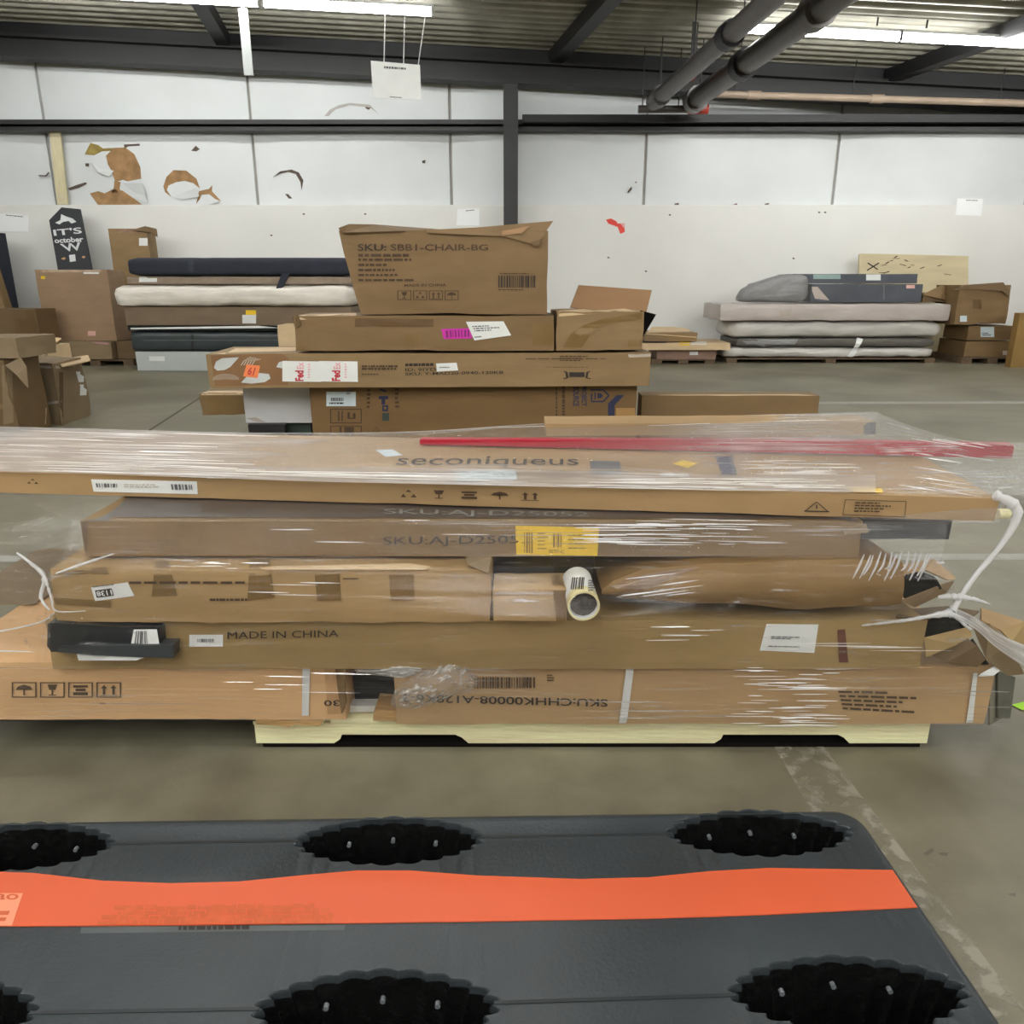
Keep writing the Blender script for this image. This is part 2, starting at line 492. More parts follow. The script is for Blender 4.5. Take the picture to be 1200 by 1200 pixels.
def worn(name, c, edge):
    """old floor tape or paint: patches worn away by an irregular mask"""
    m, nt, bs = nodes_of(name)
    bs.inputs['Base Color'].default_value = c; bs.inputs['Roughness'].default_value = 0.6
    tc = N(nt, 'ShaderNodeTexCoord')
    n = N(nt, 'ShaderNodeTexNoise'); n.inputs['Scale'].default_value = 26; n.inputs['Detail'].default_value = 6
    nt.links.new(tc.outputs['Object'], n.inputs['Vector'])
    sx = N(nt, 'ShaderNodeSeparateXYZ'); nt.links.new(tc.outputs['UV'], sx.inputs[0])
    # distance from the strip's middle: edges survive best
    s = N(nt, 'ShaderNodeMath', operation='SUBTRACT'); nt.links.new(sx.outputs[0], s.inputs[0]); s.inputs[1].default_value = 0.5
    ab = N(nt, 'ShaderNodeMath', operation='ABSOLUTE'); nt.links.new(s.outputs[0], ab.inputs[0])
    ml = N(nt, 'ShaderNodeMath', operation='MULTIPLY_ADD'); nt.links.new(ab.outputs[0], ml.inputs[0]); ml.inputs[1].default_value = edge
    nt.links.new(n.outputs['Fac'], ml.inputs[2])
    rp = N(nt, 'ShaderNodeValToRGB'); rp.color_ramp.elements[0].position = 0.56; rp.color_ramp.elements[1].position = 0.72
    rp.color_ramp.elements[0].color = (0.06, 0.06, 0.06, 1); rp.color_ramp.elements[1].color = (0.8, 0.8, 0.8, 1)
    nt.links.new(ml.outputs[0], rp.inputs[0]); nt.links.new(rp.outputs[0], bs.inputs['Alpha'])
    return m
def quad_uv(name, pts, m, parent, uv=((0, 0), (1, 0), (1, 1), (0, 1))):
    o = mesh_obj(name, pts, [(0, 1, 2, 3)], m, parent)
    l = o.data.uv_layers.new(name='UV')
    for i, q in enumerate(uv): l.data[i].uv = q
    return o
W1 = worn('worn_white_tape', S(168, 162, 146), 0.38)
W2 = worn('faded_line_paint', S(190, 186, 178), 0.1)
def up(p, dz): return p + Vector((0, 0, dz))
quad_uv('floor_tape_strip', [PZ(903, 868, .001), PZ(960, 868, .001), PZ(1146, 1112, .001), PZ(1046, 1112, .001)], W1, floor)
quad_uv('floor_tape_strip', [PZ(1046, 1112, .001), PZ(1146, 1112, .001), PZ(1212, 1198, .001), PZ(1096, 1198, .001)], W1, floor)
quad_uv('painted_line', [PZ(-300, 659, .001), PZ(1500, 655, .001), PZ(1500, 648, .001), PZ(-300, 652, .001)], mat('line_paint', S(164, 162, 154), .6, .15, 12), floor)
quad_uv('painted_line', [PZ(760, 473.8, .001), PZ(1500, 472.5, .001), PZ(1500, 469.8, .001), PZ(760, 471, .001)], mat('line_paint', S(178, 176, 170)), floor)
quad_uv('floor_joint', [PZ(172, 505, .0012), PZ(176, 505, .0012), PZ(262, 449, .0012), PZ(260, 449, .0012)], mat('joint_dirt', S(98, 92, 78), .9), floor)
for q in ([(1082, 1000), (1092, 994), (1095, 997), (1086, 1003)], [(1100, 999), (1111, 999), (1110, 1003), (1101, 1002)], [(1190, 1046), (1180, 1048), (1190, 1051)]):
    mesh_obj('floor_stain', [PZ(u, v, .0012) for u, v in q], [tuple(range(len(q)))], mat('dark_spill', S(100, 92, 82), .5), floor)

# ---- walls
WALL_LO = mat('painted_block', S(231, 231, 227), 0.75, 0.03, 1.2, bump=0.15, bscale=30)
WALL_UP = mat('white_liner_panel', S(216, 220, 221), 0.55, 0.05, 1.0, bump=0.1, bscale=6)
wall = struct(box_part('wall_back', (XL, XR, YB, 12.7, 0.0, Z_STEP), WALL_LO))
wall['label'] = 'off-white lower block wall at the back of the hall'; wall['category'] = 'wall'
box_part('upper_backing', (XL, XR, 12.52, 12.7, Z_STEP, 5.6), mat('seam_backing', S(176, 172, 166), .9), wall, world=False)  # backing wall seen through the panel seams
seams = [XL] + [P(u, 190, YU).x for u in (-175, 57, 297, 528, 757, 982, 1212)] + [XR]
rnd = random.Random(4)
for a, b in zip(seams[:-1], seams[1:]):
    # a softly pillowed liner panel between two seams
    n = 10; v = []; f = []
    for j in range(3):
        z = (Z_STEP, 2.9, 5.5)[j]
        for i in range(n + 1):
            t = i / n
            y = YU + 0.05 * (abs(2 * t - 1) ** 4) + rnd.uniform(-.004, .004)
            v.append((a + 0.022 + (b - a - 0.044) * t, y, z))
    for j in range(2):
        for i in range(n):
            q = j * (n + 1) + i
            f.append((q, q + 1, q + n + 2, q + n + 1))
    k = len(v)
    v += [(x, 12.53, z) for x, y, z in v[:]]
    ring = [0 * (n + 1) + i for i in range(n + 1)] + [1 * (n + 1) + n, 2 * (n + 1) + n] + [2 * (n + 1) + i for i in range(n - 1, -1, -1)] + [n + 1]
    for i in range(len(ring)):
        p, q = ring[i], ring[(i + 1) % len(ring)]
        f.append((p, p + k, q + k, q))
    mesh_obj('wall_panel', v, f, WALL_UP, wall, smooth=True)
for nm, b in (('wall_left', (XL - .3, XL, YF, 12.7, 0, 5.6)), ('wall_right', (XR, XR + .3, YF, 12.7, 0, 5.6)), ('wall_front', (XL, XR, YF - .3, YF, 0, 5.6))):
    w_ = struct(box_part(nm, b, mat('grey_block', S(158, 154, 146), .8))); w_['label'] = nm.replace('_', ' ') + ' of the hall, off-white, out of view'; w_['category'] = 'wall'
# torn places in the upper liner: brown backing laid bare (outlines read at 3x)
def patch(px, m, dy=0.012, s=3.0, name='torn_patch'):
    pts = [P(u / s, v / s, YU - 0.004) for u, v in px]
    v, f = prism_pts(pts, [p + Vector((0, dy, 0)) for p in pts])
    bm = bmesh.new(); vv = [bm.verts.new(p) for p in v]
    for q in f: bm.faces.new([vv[i] for i in q])
    bm.normal_update(); bmesh.ops.triangulate(bm, faces=bm.faces)
    return bm_obj(name, bm, m, wall)
patch([(372, 548), (385, 535), (398, 520), (440, 518), (472, 542), (493, 588), (496, 628), (455, 640), (432, 632), (405, 640), (392, 600), (380, 580)], TORN)
patch([(402, 636), (424, 640), (420, 662), (426, 678), (392, 678), (400, 660)], TORN)
patch([(316, 680), (345, 672), (368, 680), (395, 666), (430, 670), (462, 692), (500, 719), (345, 721), (330, 700)], TORN)
patch([(298, 542), (318, 502), (345, 510), (362, 522), (395, 520), (398, 530), (358, 532), (330, 545)], TORN2)
patch([(574, 655), (585, 622), (610, 598), (655, 600), (690, 628), (702, 662), (680, 644), (650, 636), (620, 640), (592, 652), (586, 668), (602, 692), (580, 675)], TORN)
patch([(690, 716), (700, 672), (735, 664), (745, 652), (744, 672), (776, 706), (770, 710), (735, 682), (708, 684), (702, 700)], TORN)
patch([(960, 622), (985, 602), (1025, 596), (1050, 606), (1066, 634), (1060, 668), (1056, 640), (1040, 612), (1012, 604), (984, 610)], CRACK)
patch([(1002, 682), (1012, 682), (1027, 697), (1015, 698)], CRACK)
patch([(672, 530), (688, 512), (702, 524), (690, 532)], CRACK)
patch([(435, 508), (490, 505), (492, 512), (450, 515), (438, 524)], CRACK)
patch([(238, 662), (270, 650), (300, 641), (304, 646), (275, 660), (245, 668)], CRACK)
patch([(135, 615), (160, 616), (170, 604), (172, 608), (162, 620), (136, 619)], CRACK)
patch([(300, 574), (312, 574), (310, 586), (300, 584)], CRACK)
patch([(1140, 408), (1160, 385), (1190, 370), (1230, 362), (1300, 368), (1330, 400), (1300, 378), (1230, 370), (1180, 385), (1155, 408)], mat('grey_scuff', S(176, 172, 168), .8))
patch([(1285, 372), (1306, 376), (1296, 386), (1284, 380)], CRACK)
patch([(1484, 565), (1496, 562), (1494, 573), (1485, 573)], CRACK)
patch([(2205, 676), (2220, 655), (2222, 664), (2210, 678)], CRACK); patch([(2232, 640), (2240, 638), (2236, 644)], CRACK)
patch([(2370, 716), (2385, 713), (2388, 720), (2374, 720)], CRACK); patch([(2688, 716), (2704, 713), (2702, 721), (2690, 722)], CRACK)
patch([(2570, 722), (2590, 714), (2594, 722), (2584, 732), (2572, 730)], mat('rust_spot', S(90, 52, 44), .9))
# peeled white curls standing off the wall under the bare patches
def curl(px, s=3.0):
    pts = [P(u / s, v / s, YU - off) for u, v, off in px]
    v, f = prism_pts(pts, [p + Vector((0, 0.004, 0)) for p in pts])
    mesh_obj('peeled_flap', v, f, WALL_UP, wall)
curl([(424, 642, .01), (488, 630, .03), (500, 645, .08), (522, 714, .05), (500, 717, .01), (460, 690, .01)])
curl([(400, 600, .02), (350, 590, .01), (322, 570, .01), (345, 605, .05), (385, 620, .04)])
curl([(600, 692, .01), (690, 660, .06), (700, 690, .05), (640, 702, .03)])
curl([(735, 690, .05), (776, 708, .02), (735, 719, .06)])
# small marks low on the wall
def lowmark(px, m, s=3.0, name='wall_mark'):
    pts = [P(u / s, v / s, YB - .003) for u, v in px]
    v, f = prism_pts(pts, [p + Vector((0, .004, 0)) for p in pts]); mesh_obj(name, v, f, m, wall)
for (u, v) in ((356, 251), (428, 251), (713, 262 + 40), (757, 318), (930, 303), (960, 249), (967, 249), (785, 252), (318, 276)):
    lowmark([(u - 1.6, v - .6), (u + .2, v - 1.2), (u + 1.6, v), (u, v + 1.1)], CRACK, 1.0)

# ---- steel frame
def along_x(name, label, cat, prof, x0, x1, m, sl=0.0, group=None):
    """bar with a (y, z) profile running across the hall"""
    r = thing(name, label, cat, ((x0 + x1) / 2, prof[0][0], prof[0][1]), (0, 0, 0), group)
    a = [Vector((x0, y, z - sl * x0)) for y, z in prof]; b = [Vector((x1, y, z - sl * x1)) for y, z in prof]
    v, f = prism_pts(loc_of(r, a), loc_of(r, b))
    bm = bmesh.new(); vv = [bm.verts.new(p) for p in v]
    for q in f: bm.faces.new([vv[i] for i in q])
    bm_obj('bar', bm, m, r)
    return r
zb0, zb1 = zat(97, 12.0), zat(69, 12.0)
along_x('roof_beam', 'dark grey steel rafter along the top of the back wall', 'beam',
        [(12.0, zb0), (12.0, zb0 + .04), (12.09, zb0 + .05), (12.09, zb1 - .05), (12.0, zb1 - .04), (12.0, zb1), (12.28, zb1), (12.28, zb1 - .04), (12.2, zb1 - .05), (12.2, zb0 + .05), (12.28, zb0 + .04), (12.28, zb0)], XL, XR, STEEL_B, SL)
along_x('roof_gap_shade', 'black strip in place of the shadow gap between rafter and roof deck', 'beam', [(12.15, zb1 + .005), (12.15, Z_ROOF + .1), (12.3, Z_ROOF + .1), (12.3, zb1 + .005)], XL, XR, BLACKP, SL)  # shadow gap above the rafter, built as a black bar
zg0, zg1 = zat(153, 12.2), zat(140, 12.2)
along_x('wall_girt', 'long dark horizontal girt crossing the white back wall', 'beam',
        [(12.2, zg0), (12.2, zg0 + .05), (12.215, zg0 + .05), (12.215, zg0 + .015), (12.40, zg0 + .015), (12.40, zg1 - .015), (12.215, zg1 - .015), (12.215, zg1 - .06), (12.2, zg1 - .06), (12.2, zg1), (12.415, zg1), (12.415, zg0)], XL, XR, STEEL)
along_x('wall_girt', 'second dark rail just in front of the girt at upper right', 'beam',
        [(12.06, zat(143, 12.06)), (12.06, zat(134, 12.06)), (12.16, zat(134, 12.06)), (12.16, zat(143, 12.06))], xat(612, 140, 12.06), XR, BLACKP)
cx0, cx1 = xat(590, 180, 11.9), xat(607, 180, 11.9); czt = zat(97, 11.9) - .02
r = thing('steel_column', 'dark grey steel column standing against the middle of the back wall', 'column', ((cx0 + cx1) / 2, 11.85, 0))
box_part('flange', (cx0, cx1, 11.85, 11.87, 0, czt), STEEL, r)
box_part('web', ((cx0 + cx1) / 2 - .012, (cx0 + cx1) / 2 + .012, 11.87, 12.03, 0, czt), STEEL, r)
box_part('flange', (cx0, cx1, 12.03, 12.05, 0, czt), STEEL, r)
box_part('base_plate', (cx0 - .05, cx1 + .05, 11.8, 12.1, 0, .02), STEEL, r)
# ---- roof deck: ribbed sheet, ribs run across the hall
v, f = [], []
prof = []; y = YF
while y < 12.6:
    prof += [(y, 0), (y + .09, 0), (y + .12, .05), (y + .20, .05), (y + .23, 0)]; y += .23
for x in (XL, XR):
    for (yy, dz) in prof: v.append((x, yy, roof_z(x) + dz))
n = len(prof)
for i in range(n - 1): f.append((i, i + 1, n + i + 1, n + i))
k = len(v)
ceil = struct(mesh_obj('ceiling', v, f, mat('roof_deck', S(146, 144, 132), 0.5, 0.25, 1.5, (2, .5, 1), metal=0.15)))
sol = ceil.modifiers.new('thickness', 'SOLIDIFY'); sol.thickness = 0.02
ceil['label'] = 'ribbed grey-brown metal roof deck falling to the right'; ceil['category'] = 'ceiling'
# ---- purlins, running into the depth
DEP = Vector(((430 - 600) / F, 1.0, 0)).normalized()
for i, (u, lab) in enumerate(((-130, 'leftmost in view'), (262, 'over the left strip light'), (650, 'above the steel column'), (1045, 'at the right strip lights'), (1420, 'off to the right'))):
    far = P(u, 62 + .047 * (u - 600), 12.1); far.z = roof_z(far.x) - .02
    near = far - DEP * 16; near.z = roof_z(near.x) - .02
    r = thing('roof_purlin', 'dark steel roof purlin running towards the camera, ' + lab, 'beam', tuple(far), group='roof purlins')
    w_ = Vector((.09, 0, 0)); d_ = Vector((0, 0, -.17))
    a = [far - w_, far + w_, far + w_ + d_, far - w_ + d_]; b = [near - w_, near + w_, near + w_ + d_, near - w_ + d_]
    v, f = prism_pts(loc_of(r, a), loc_of(r, b)); mesh_obj('bar', v, f, BLACKP, r)

# ---- strip lights
def emit(name, c, s):
    m, nt, bs = nodes_of(name)
    bs.inputs['Base Color'].default_value = (0.9, 0.9, 0.9, 1)
    bs.inputs['Emission Color'].default_value = c
    bs.inputs['Emission Strength'].default_value = s
    return m
LAMP = emit('lamp_tube_glow', (1.0, 0.995, 0.965, 1), TUBE_STRENGTH)
ROLL = math.atan(SL)
PIV = P(408, 9, 10.1)
def strip_light(label, x, y, group, L=1.95):
    z = PIV.z - SL * (x - PIV.x)
    r = thing('strip_light', label, 'light', (x, y, z), (0, ROLL, 0), group)
    box_part('housing', (-L / 2, L / 2, -.035, .035, .045, .075), WHITEP, r, world=False)
    tube('lamp_tube', [(-L / 2 + .02, 0, 0), (L / 2 - .02, 0, 0)], .042, LAMP, None, r)
    for s in (-1, 1):
        box_part('end_cap', (s * (L / 2 - .01) - .012, s * (L / 2 - .01) + .012, -.042, .042, -.043, .045), WHITEP, r, world=False)
        box_part('hanger', (s * L * .35 - .008, s * L * .35 + .008, -.008, .008, .105, max(.12, (roof_z(x) - z) - .01)), STEEL, r, world=False)
    return r
for u, lab in ((2, 'glowing white strip light at the top left edge of the roof'), (204, 'glowing strip light left of the white conduit drop'),
               (408, 'glowing strip light above the hanging white card'), (957, 'glowing strip light passing behind the diagonal pipes'),
               (1152, 'glowing strip light at the upper right edge'), (1350, 'strip light beyond the right edge of view')):
    vv_ = 9 + .0525 * (u - 408)
    strip_light(lab, P(u, vv_, 10.1).x, 10.1, 'strip lights under the roof')
for yy in (6.2, 3.0, 0.2, -1.2, -2.6, -4.0, -5.4):  # unseen rows added and spaced to brighten the carton fronts
    for xx in (-9.4, -7.3, -2.6, -0.5, 4.2, 6.3, 10.4):
        strip_light('unseen strip light added over and behind the camera to brighten the load', xx, yy, 'added strip lights out of view')
# white drop, hanging card and its wires
r = thing('conduit_drop', 'white vertical conduit drop hanging from the left strip light', 'conduit', tuple(P(289, 87, 10.2)))
box_part('sleeve', (xat(283.5, 60, 10.2), xat(293.5, 60, 10.2), 10.2, 10.24, zat(88, 10.2), zat(10, 10.2)), mat('translucent_white', S(206, 212, 212), .4), r)
box_part('ceiling_rod', (xat(287, 60, 10.2), xat(290, 60, 10.2), 10.21, 10.23, zat(10, 10.2), roof_z(P(289, 5, 10.2).x) - .01), mat('translucent_white', S(206, 212, 212)), r)
c = flat('hanging_sign', 'white card sign hanging on wires below the left strip light', 'sign', [(434.5, 71), (492, 76), (494, 117), (437, 115)], 9.9, .006, PAPER)
scribble(c, ((450, 77.5), (476, 79.5), (476, 82), (450, 80.5)), 1, INK_GREY, 3, .9, ragged=False)
scribble(c, ((457, 113), (471, 114), (471, 115), (457, 114.3)), 1, INK_GREY, 5, .9, ragged=False)
for u, v in ((450, 73), (473, 75.5), (498, 77)):
    p0 = P(min(u, 490), v, 9.903); p1 = P(u, 12, 9.96); p1.z = PIV.z - SL * (p1.x - PIV.x) - .01; p1.y = 10.06
    tube('wire', [p0, p1], .0055, WHITEP, c.root, seg=6)
# ---- pipes
def pipe_run(name, label, a, b, rad, m, couplings=(), hang=(.06, .3, .6, .9)):
    r = thing(name, label, 'pipe', tuple(a))
    tube('pipe', [a, b], rad, m, r, seg=16)
    for t, mm in couplings:
        c0 = a.lerp(b, t); d = (b - a).normalized()
        tube('coupling', [c0 - d * .09, c0 + d * .09], rad * 1.28, mm, r, seg=16)
    for t in hang:
        c0 = a.lerp(b, t); tube('hanger_rod', [c0, Vector((c0.x, c0.y, roof_z(c0.x) - .01))], .008, STEEL, r, seg=6)
    return r
zp = zat(122, 11.7)
for (u0, v0, u1, v1, rad, lab, cps) in ((760, 127, 902, 0, .10, 'dark grey overhead pipe, left one of the diagonal pair', ((.06, PIPEM), (.5, BLACKP))),
                                        (806, 125, 975, 0, .125, 'thick dark grey overhead pipe, right one of the diagonal pair', ((.03, PIPEM), (.32, BLACKP), (.62, PIPEM)))):
    a = PZ(u0, v0, zp); b = PZ(u1, v0 + (v1 - v0), zp)
    a.y = min(a.y, 11.6); b = a + (b - a) * 1.5
    pipe_run('overhead_pipe', lab, a, b, rad, PIPEM, cps)
a = P(770, 129, 11.75); b = P(1290, 124, 11.75)
pipe_run('sprinkler_pipe', 'thin dark pipe running right from the ends of the diagonal pipes', P(748, 128, 11.7), P(826, 128, 11.7), .05, PIPEM, ((.85, REDP), (.95, REDP)))
pipe_run('sprinkler_pipe', 'long tan pipe across the upper right of the wall', P(826, 110, 11.8), P(1400, 127, 11.8), .045, PIPET, ((.1, PIPET), (.35, PIPET)))
pipe_run('pipe_bracket', 'red bracket hanging between the two diagonal pipes', P(808, 92, 10.6), P(815, 84, 10.6), .05, REDP)
r = thing('wooden_stud', 'pale wooden stud standing on the lower wall ledge at left', 'stud', tuple(P(74, 239.5, 12.33)))
prism_px('board', [(57.5, 150), (69.5, 150), (79, 239.5), (67, 239.5)], 12.33, .04, mat('stud_wood', S(214, 204, 168), .8, .1, 6, (4, 4, .8)), r)
# ---- wall cards (printed squares left blank)
for px, lab in (([(-3, 250), (33, 252), (33.5, 272), (-3, 271)], 'white card sign on the lower wall at the far left edge'),
                ([(536, 245), (562, 244), (562, 264), (535, 264)], 'white card sign on the wall just left of the steel column'),
                ([(1122, 232.5), (1152, 233), (1150, 253), (1120, 252)], 'white card sign high on the wall at far right')):
    c = flat('wall_sign', lab, 'sign', px, YB - .008, .006, mat('bright_card', S(250, 252, 254), .5, .02), 'card signs on the back wall')
    (a, b) = px[0]; (d, e) = px[1]
    scribble(c, ((a + 10, b + 1.5), (d - 6, e + 1.5), (d - 6, e + 2.6), (a + 10, b + 2.6)), 1, INK_GREY, 2, .9, ragged=False)
r = thing('red_tape', 'scrap of red tape stuck on the back wall right of the column', 'tape', tuple(P(720, 265, YB - .01)))
prism_px('scrap', [(710, 257.5), (716, 256), (722, 259), (724, 262), (732, 261.5), (732, 272), (727, 274), (724, 266), (713, 262)], YB - .008, .006, mat('red_tape', S(226, 62, 46), .5), r)
prism_px('torn_end', [(727, 262), (732, 261.5), (732, 268)], YB - .012, .003, mat('faded_pink', S(226, 170, 166), .5), r)
# ================================================================== AGAINST THE BACK WALL, LEFT
def pallet_simple(label, u0, u1, v0, v1, Y, depth, m, group=None):
    """low wooden pallet seen from far: three bearers and deck boards"""
    x0, x1 = xat(u0, v0, Y), xat(u1, v0, Y); z1 = zat(v0, Y)
    r = thing('pallet', label, 'pallet', ((x0 + x1) / 2, Y, 0), group=group)
    bw = (x1 - x0)
    for t in (0, .5, 1):
        xx = x0 + (bw - .14) * t
        box_part('bearer', (xx, xx + .14, Y, Y + depth, 0, z1 * .72), m, r)
    for i in range(5):
        yy = Y + (depth - .12) * i / 4
        box_part('deck_board', (x0, x1, yy, yy + .12, z1 * .72, z1 - .003), m, r)
    return z1
LW = 'things leaning by the wall at left'
r = thing('narrow_sign_board', 'tall black lettered sign board with pointed top leaning on the wall', 'sign', tuple(P(105, 420, 11.85)))
c = Carton(); c.root = r; c.h = 1.0
px = [(57.5, 258), (72, 243), (93, 245), (128, 419), (86, 419)]
fr = []
for u, v in px:
    Y_ = 11.6
    for _ in range(8): Y_ = 11.55 + .16 * max(0, P(u, v, Y_).z)
    p = P(u, v, Y_); p.z = max(p.z, .002); fr.append(p)
bk = [p + Vector((0, .04, 0)) for p in fr]
vv_, ff_ = prism_pts(loc_of(r, fr), loc_of(r, bk))
finish(c, [Vector(p) for p in vv_], ff_, mat('black_painted_board', S(36, 38, 44), .5), smooth=False, bodyname='board')
WL = mat('white_lettering', S(222, 226, 226), .6)
text(c, "IT'S", ((62, 269), (95, 266), (96.5, 273.5), (63.5, 276.5)), WL, .02)
text(c, 'october', ((63, 279), (97, 277), (98, 283.5), (64.5, 285)), WL, .03)
text(c, 'W', ((70, 286), (94, 284), (96, 293), (76, 295)), WL, .02)
text(c, 'I', ((81, 299), (88, 298), (89, 306), (82, 307)), WL, .02)
polys(c, ((60, 246), (92, 246), (94, 266), (62, 266)), [[(.1, .25), (.3, .4), (.35, .75), (.55, .6), (.75, .5), (.88, .3), (.7, .2), (.6, .35), (.4, .3), (.25, .15)]], WL, 'painted_flourish')
polys(c, ((62, 299), (104, 296), (105, 304), (64, 307)), [[(.2, .4), (.3, .6), (.34, .4), (.28, .2)], [(.78, .4), (.84, .6), (.9, .4), (.84, .2)]], mat('orange_dots', S(196, 150, 100), .6), 'painted_flourish')
c = carton_px('narrow_carton', 'narrow tall carton with torn top standing behind the headboard stack', 137, 182, 268, 420, 11.6, .25, K1, z0=0, dent=.03, seed=3, group=LW)
decal(c, R4(163, 279, 173, 288), PAPER, 'label')
decal(c, R4(138, 266, 184, 273), mat('torn_card', S(148, 118, 98), .9, .3, 12), 'torn_edge')
flap('torn_flap', [(152, 270, 11.58), (170, 265, 11.6), (183, 268, 11.55), (184, 277, 11.5), (176, 272, 11.55)], K3, c.root, .02)
c = carton_px('upright_carton', 'large upright brown carton standing in front of the black sign board', 46, 133, 316, 399, 10.75, .4, card('carton_rose', S(157, 130, 103)), dent=.015, seed=5, yaw=-4, group=LW)
zz = c.root.location.z
decal(c, R4(49, 314, 132, 319), mat('ragged_tape', S(186, 164, 140), .4, .25, 10), 'tape')
decal(c, R4(98, 318, 116, 321), PAPER, 'label'); decal(c, R4(48, 323.5, 53, 327), YELLOW, 'sticker'); decal(c, R4(103, 388, 112, 393.5), mat('pink_paper', S(224, 178, 170), .6), 'sticker')
c = carton_px('low_carton', 'long low carton lying on a dark pallet under the upright carton', 66, 131, 399, 421, 10.6, .6, K6, z1=zz - .004, dent=.01, seed=6, yaw=-2, group=LW)
zlow = c.root.location.z
decal(c, ((96, 398), (128, 397), (127, 404), (112, 402)), mat('pink_tape', S(190, 140, 150), .5), 'pink_tape')
box_part('side_flap', (xat(131, 410, 10.62) + .03, xat(155, 410, 10.62), 10.7, 11.2, zlow, zz - .01), K3, c.root)
pallet_simple('dark wooden pallet under the low carton at left', 66, 156, 421, 428, 10.65, .8, WOOD_D)
c = carton_px('leaning_carton', 'tall slim carton leaning at the left edge of the picture', -45, 14, 291, 425, 10.9, .16, K1, z0=0, dent=.012, seed=7, roll=-8, group=LW)
c = carton_px('squat_carton', 'squat dark carton at the foot of the leaning carton', -30, 47, 362, 432, 10.2, .45, K3, z0=0, dent=.02, seed=8, group=LW)
decal(c, ((14, 360), (46, 366), (44, 392), (20, 396)), TAPE2, 'tape')
c = carton_px('navy_box', 'dark navy box behind the leaning carton at the left edge', -40, 4.5, 272, 425, 11.5, .3, NAVY, z0=0, group=LW)
c = carton_px('grey_bundle', 'grey film-wrapped slab between upright carton and furniture stack', 138, 151, 338, 428, 11.3, .2, GREYWRAP, z0=0, dent=.02, group=LW)

# stack of flat furniture pieces
FY = 10.0; FG = 'flat furniture stacked by the wall at left'
def layer(name, label, u0, u1, v0, v1, m, d=.9, dy=0.0, Y=FY, g=FG, **k):
    return carton(name, label, xat(u0, (v0 + v1) / 2, Y), xat(u1, (v0 + v1) / 2, Y), Y + dy, Y + dy + d, max(zat(v1, Y), 0), zat(v0, Y) - .002, m, group=g, **k)
c = layer('flat_pack_box', 'pale grey flat box at the bottom of the furniture stack', 160, 402, 412, 434.5, PALEBLUE, dent=.006, seed=11)
decal(c, R4(175, 417.5, 193, 423), PAPER, 'label')
c = layer('bench_cushion', 'dark green-black padded bench in the furniture stack', 152, 402, 387, 412, mat('green_black_vinyl', S(54, 62, 64), .35, .15, 6), rnd=.06, dent=.01, seed=12, n=(24, 8, 6))
decal(c, R4(224, 388, 227, 411), BLACKF, 'seam', n=(1, 6)); decal(c, R4(153, 398, 342, 399.4), mat('seam_edge', S(82, 90, 90), .4), 'piping', n=(12, 1))
c = layer('glossy_board', 'thin black board with white top edge in the furniture stack', 152, 402, 381, 387, mat('black_gloss', S(24, 30, 28), .25), d=.95, dy=-.05, dent=.002, seed=13)
decal(c, ((153, 384.2), (400, 380.0), (400, 383.6), (153, 386.0)), PAPER, 'white_edge', n=(10, 1))
c = layer('flat_carton', 'brown flat carton in the middle of the furniture stack', 147, 412, 359.5, 381, card('card_taupe', S(124, 106, 86)), dent=.008, seed=14)
decal(c, R4(284, 369, 300, 379), PAPER, 'label'); decal(c, R4(288, 363.5, 300, 369), YELLOW, 'yellow_sticker')
c = layer('wrapped_cushion', 'cream film-wrapped cushion bulging from the furniture stack', 135, 414, 334, 359.5, CREAM, d=1.0, dy=-.08, rnd=.10, dent=.035, seed=15, n=(30, 8, 8))
c = layer('upholstered_rail', 'taupe upholstered rail under the navy headboard', 148, 412, 323.5, 334, TAUPE, rnd=.03, dent=.008, seed=16)
decal(c, R4(163, 323.8, 184, 330.5), PAPER, 'label')
c = layer('headboard', 'navy upholstered headboard on top of the furniture stack', 148, 412, 301.5, 323.5, NAVY, rnd=.07, dent=.008, seed=17, n=(24, 8, 6))
decal(c, R4(221, 303, 227, 322), mat('navy_seam', S(58, 62, 72), .8), 'seam', n=(1, 6))
flap('hanging_strap', [(330, 320, 9.97), (340, 320, 9.97), (331, 336, 9.95), (327, 341, 9.95), (323.5, 338, 9.95)], NAVY, c.root, .02)
c = carton_px('small_carton', 'small tan carton end showing beside the furniture stack', 326, 346, 381, 412, 9.35, .4, K5, z0=0, dent=.01, seed=18)

# ================================================================== NEARER CARTONS AT THE LEFT EDGE
def quad_carton(name, label, base, z0, z1, m, group=None, taper=0.0, seed=1, dent=.01, n=8):
    c = Carton(); base = [Vector((p.x, p.y, 0)) for p in base]
    mid = sum(base, Vector()) / 4
    c.root = thing(name, label, 'box', (mid.x, mid.y, z0), (0, 0, 0), group); c.h = z1 - z0
    V, Fc = grid_box(1, 1, 1, n, n, n); out = []
    for p in V:
        a, b, t = p.x + .5, p.y, p.z
        q = base[0] * (1 - a) * (1 - b) + base[1] * a * (1 - b) + base[2] * a * b + base[3] * (1 - a) * b
        q = q + (q - mid) * taper * t
        q = Vector((q.x - mid.x, q.y - mid.y, (z1 - z0) * t))
        q += noise.noise_vector(q * 3 + Vector((seed * 5., seed, 0))) * dent
        if p.z == 0: q.z = max(q.z, 0)
        out.append(q)
    return finish(c, out, Fc, m)
LG = 'crumpled cartons at the left edge'
a = PZ(73, 499, 0); b = PZ(106, 486, 0); e = PZ(18, 492, 0); d = b + (e - a) * 1.0
zt = zat(427, a.y)
c = quad_carton('crumpled_carton', 'crumpled brown carton standing on the floor, corner facing the camera', [a, b, d, e], 0, zt, K6, LG, .02, 2, .025)
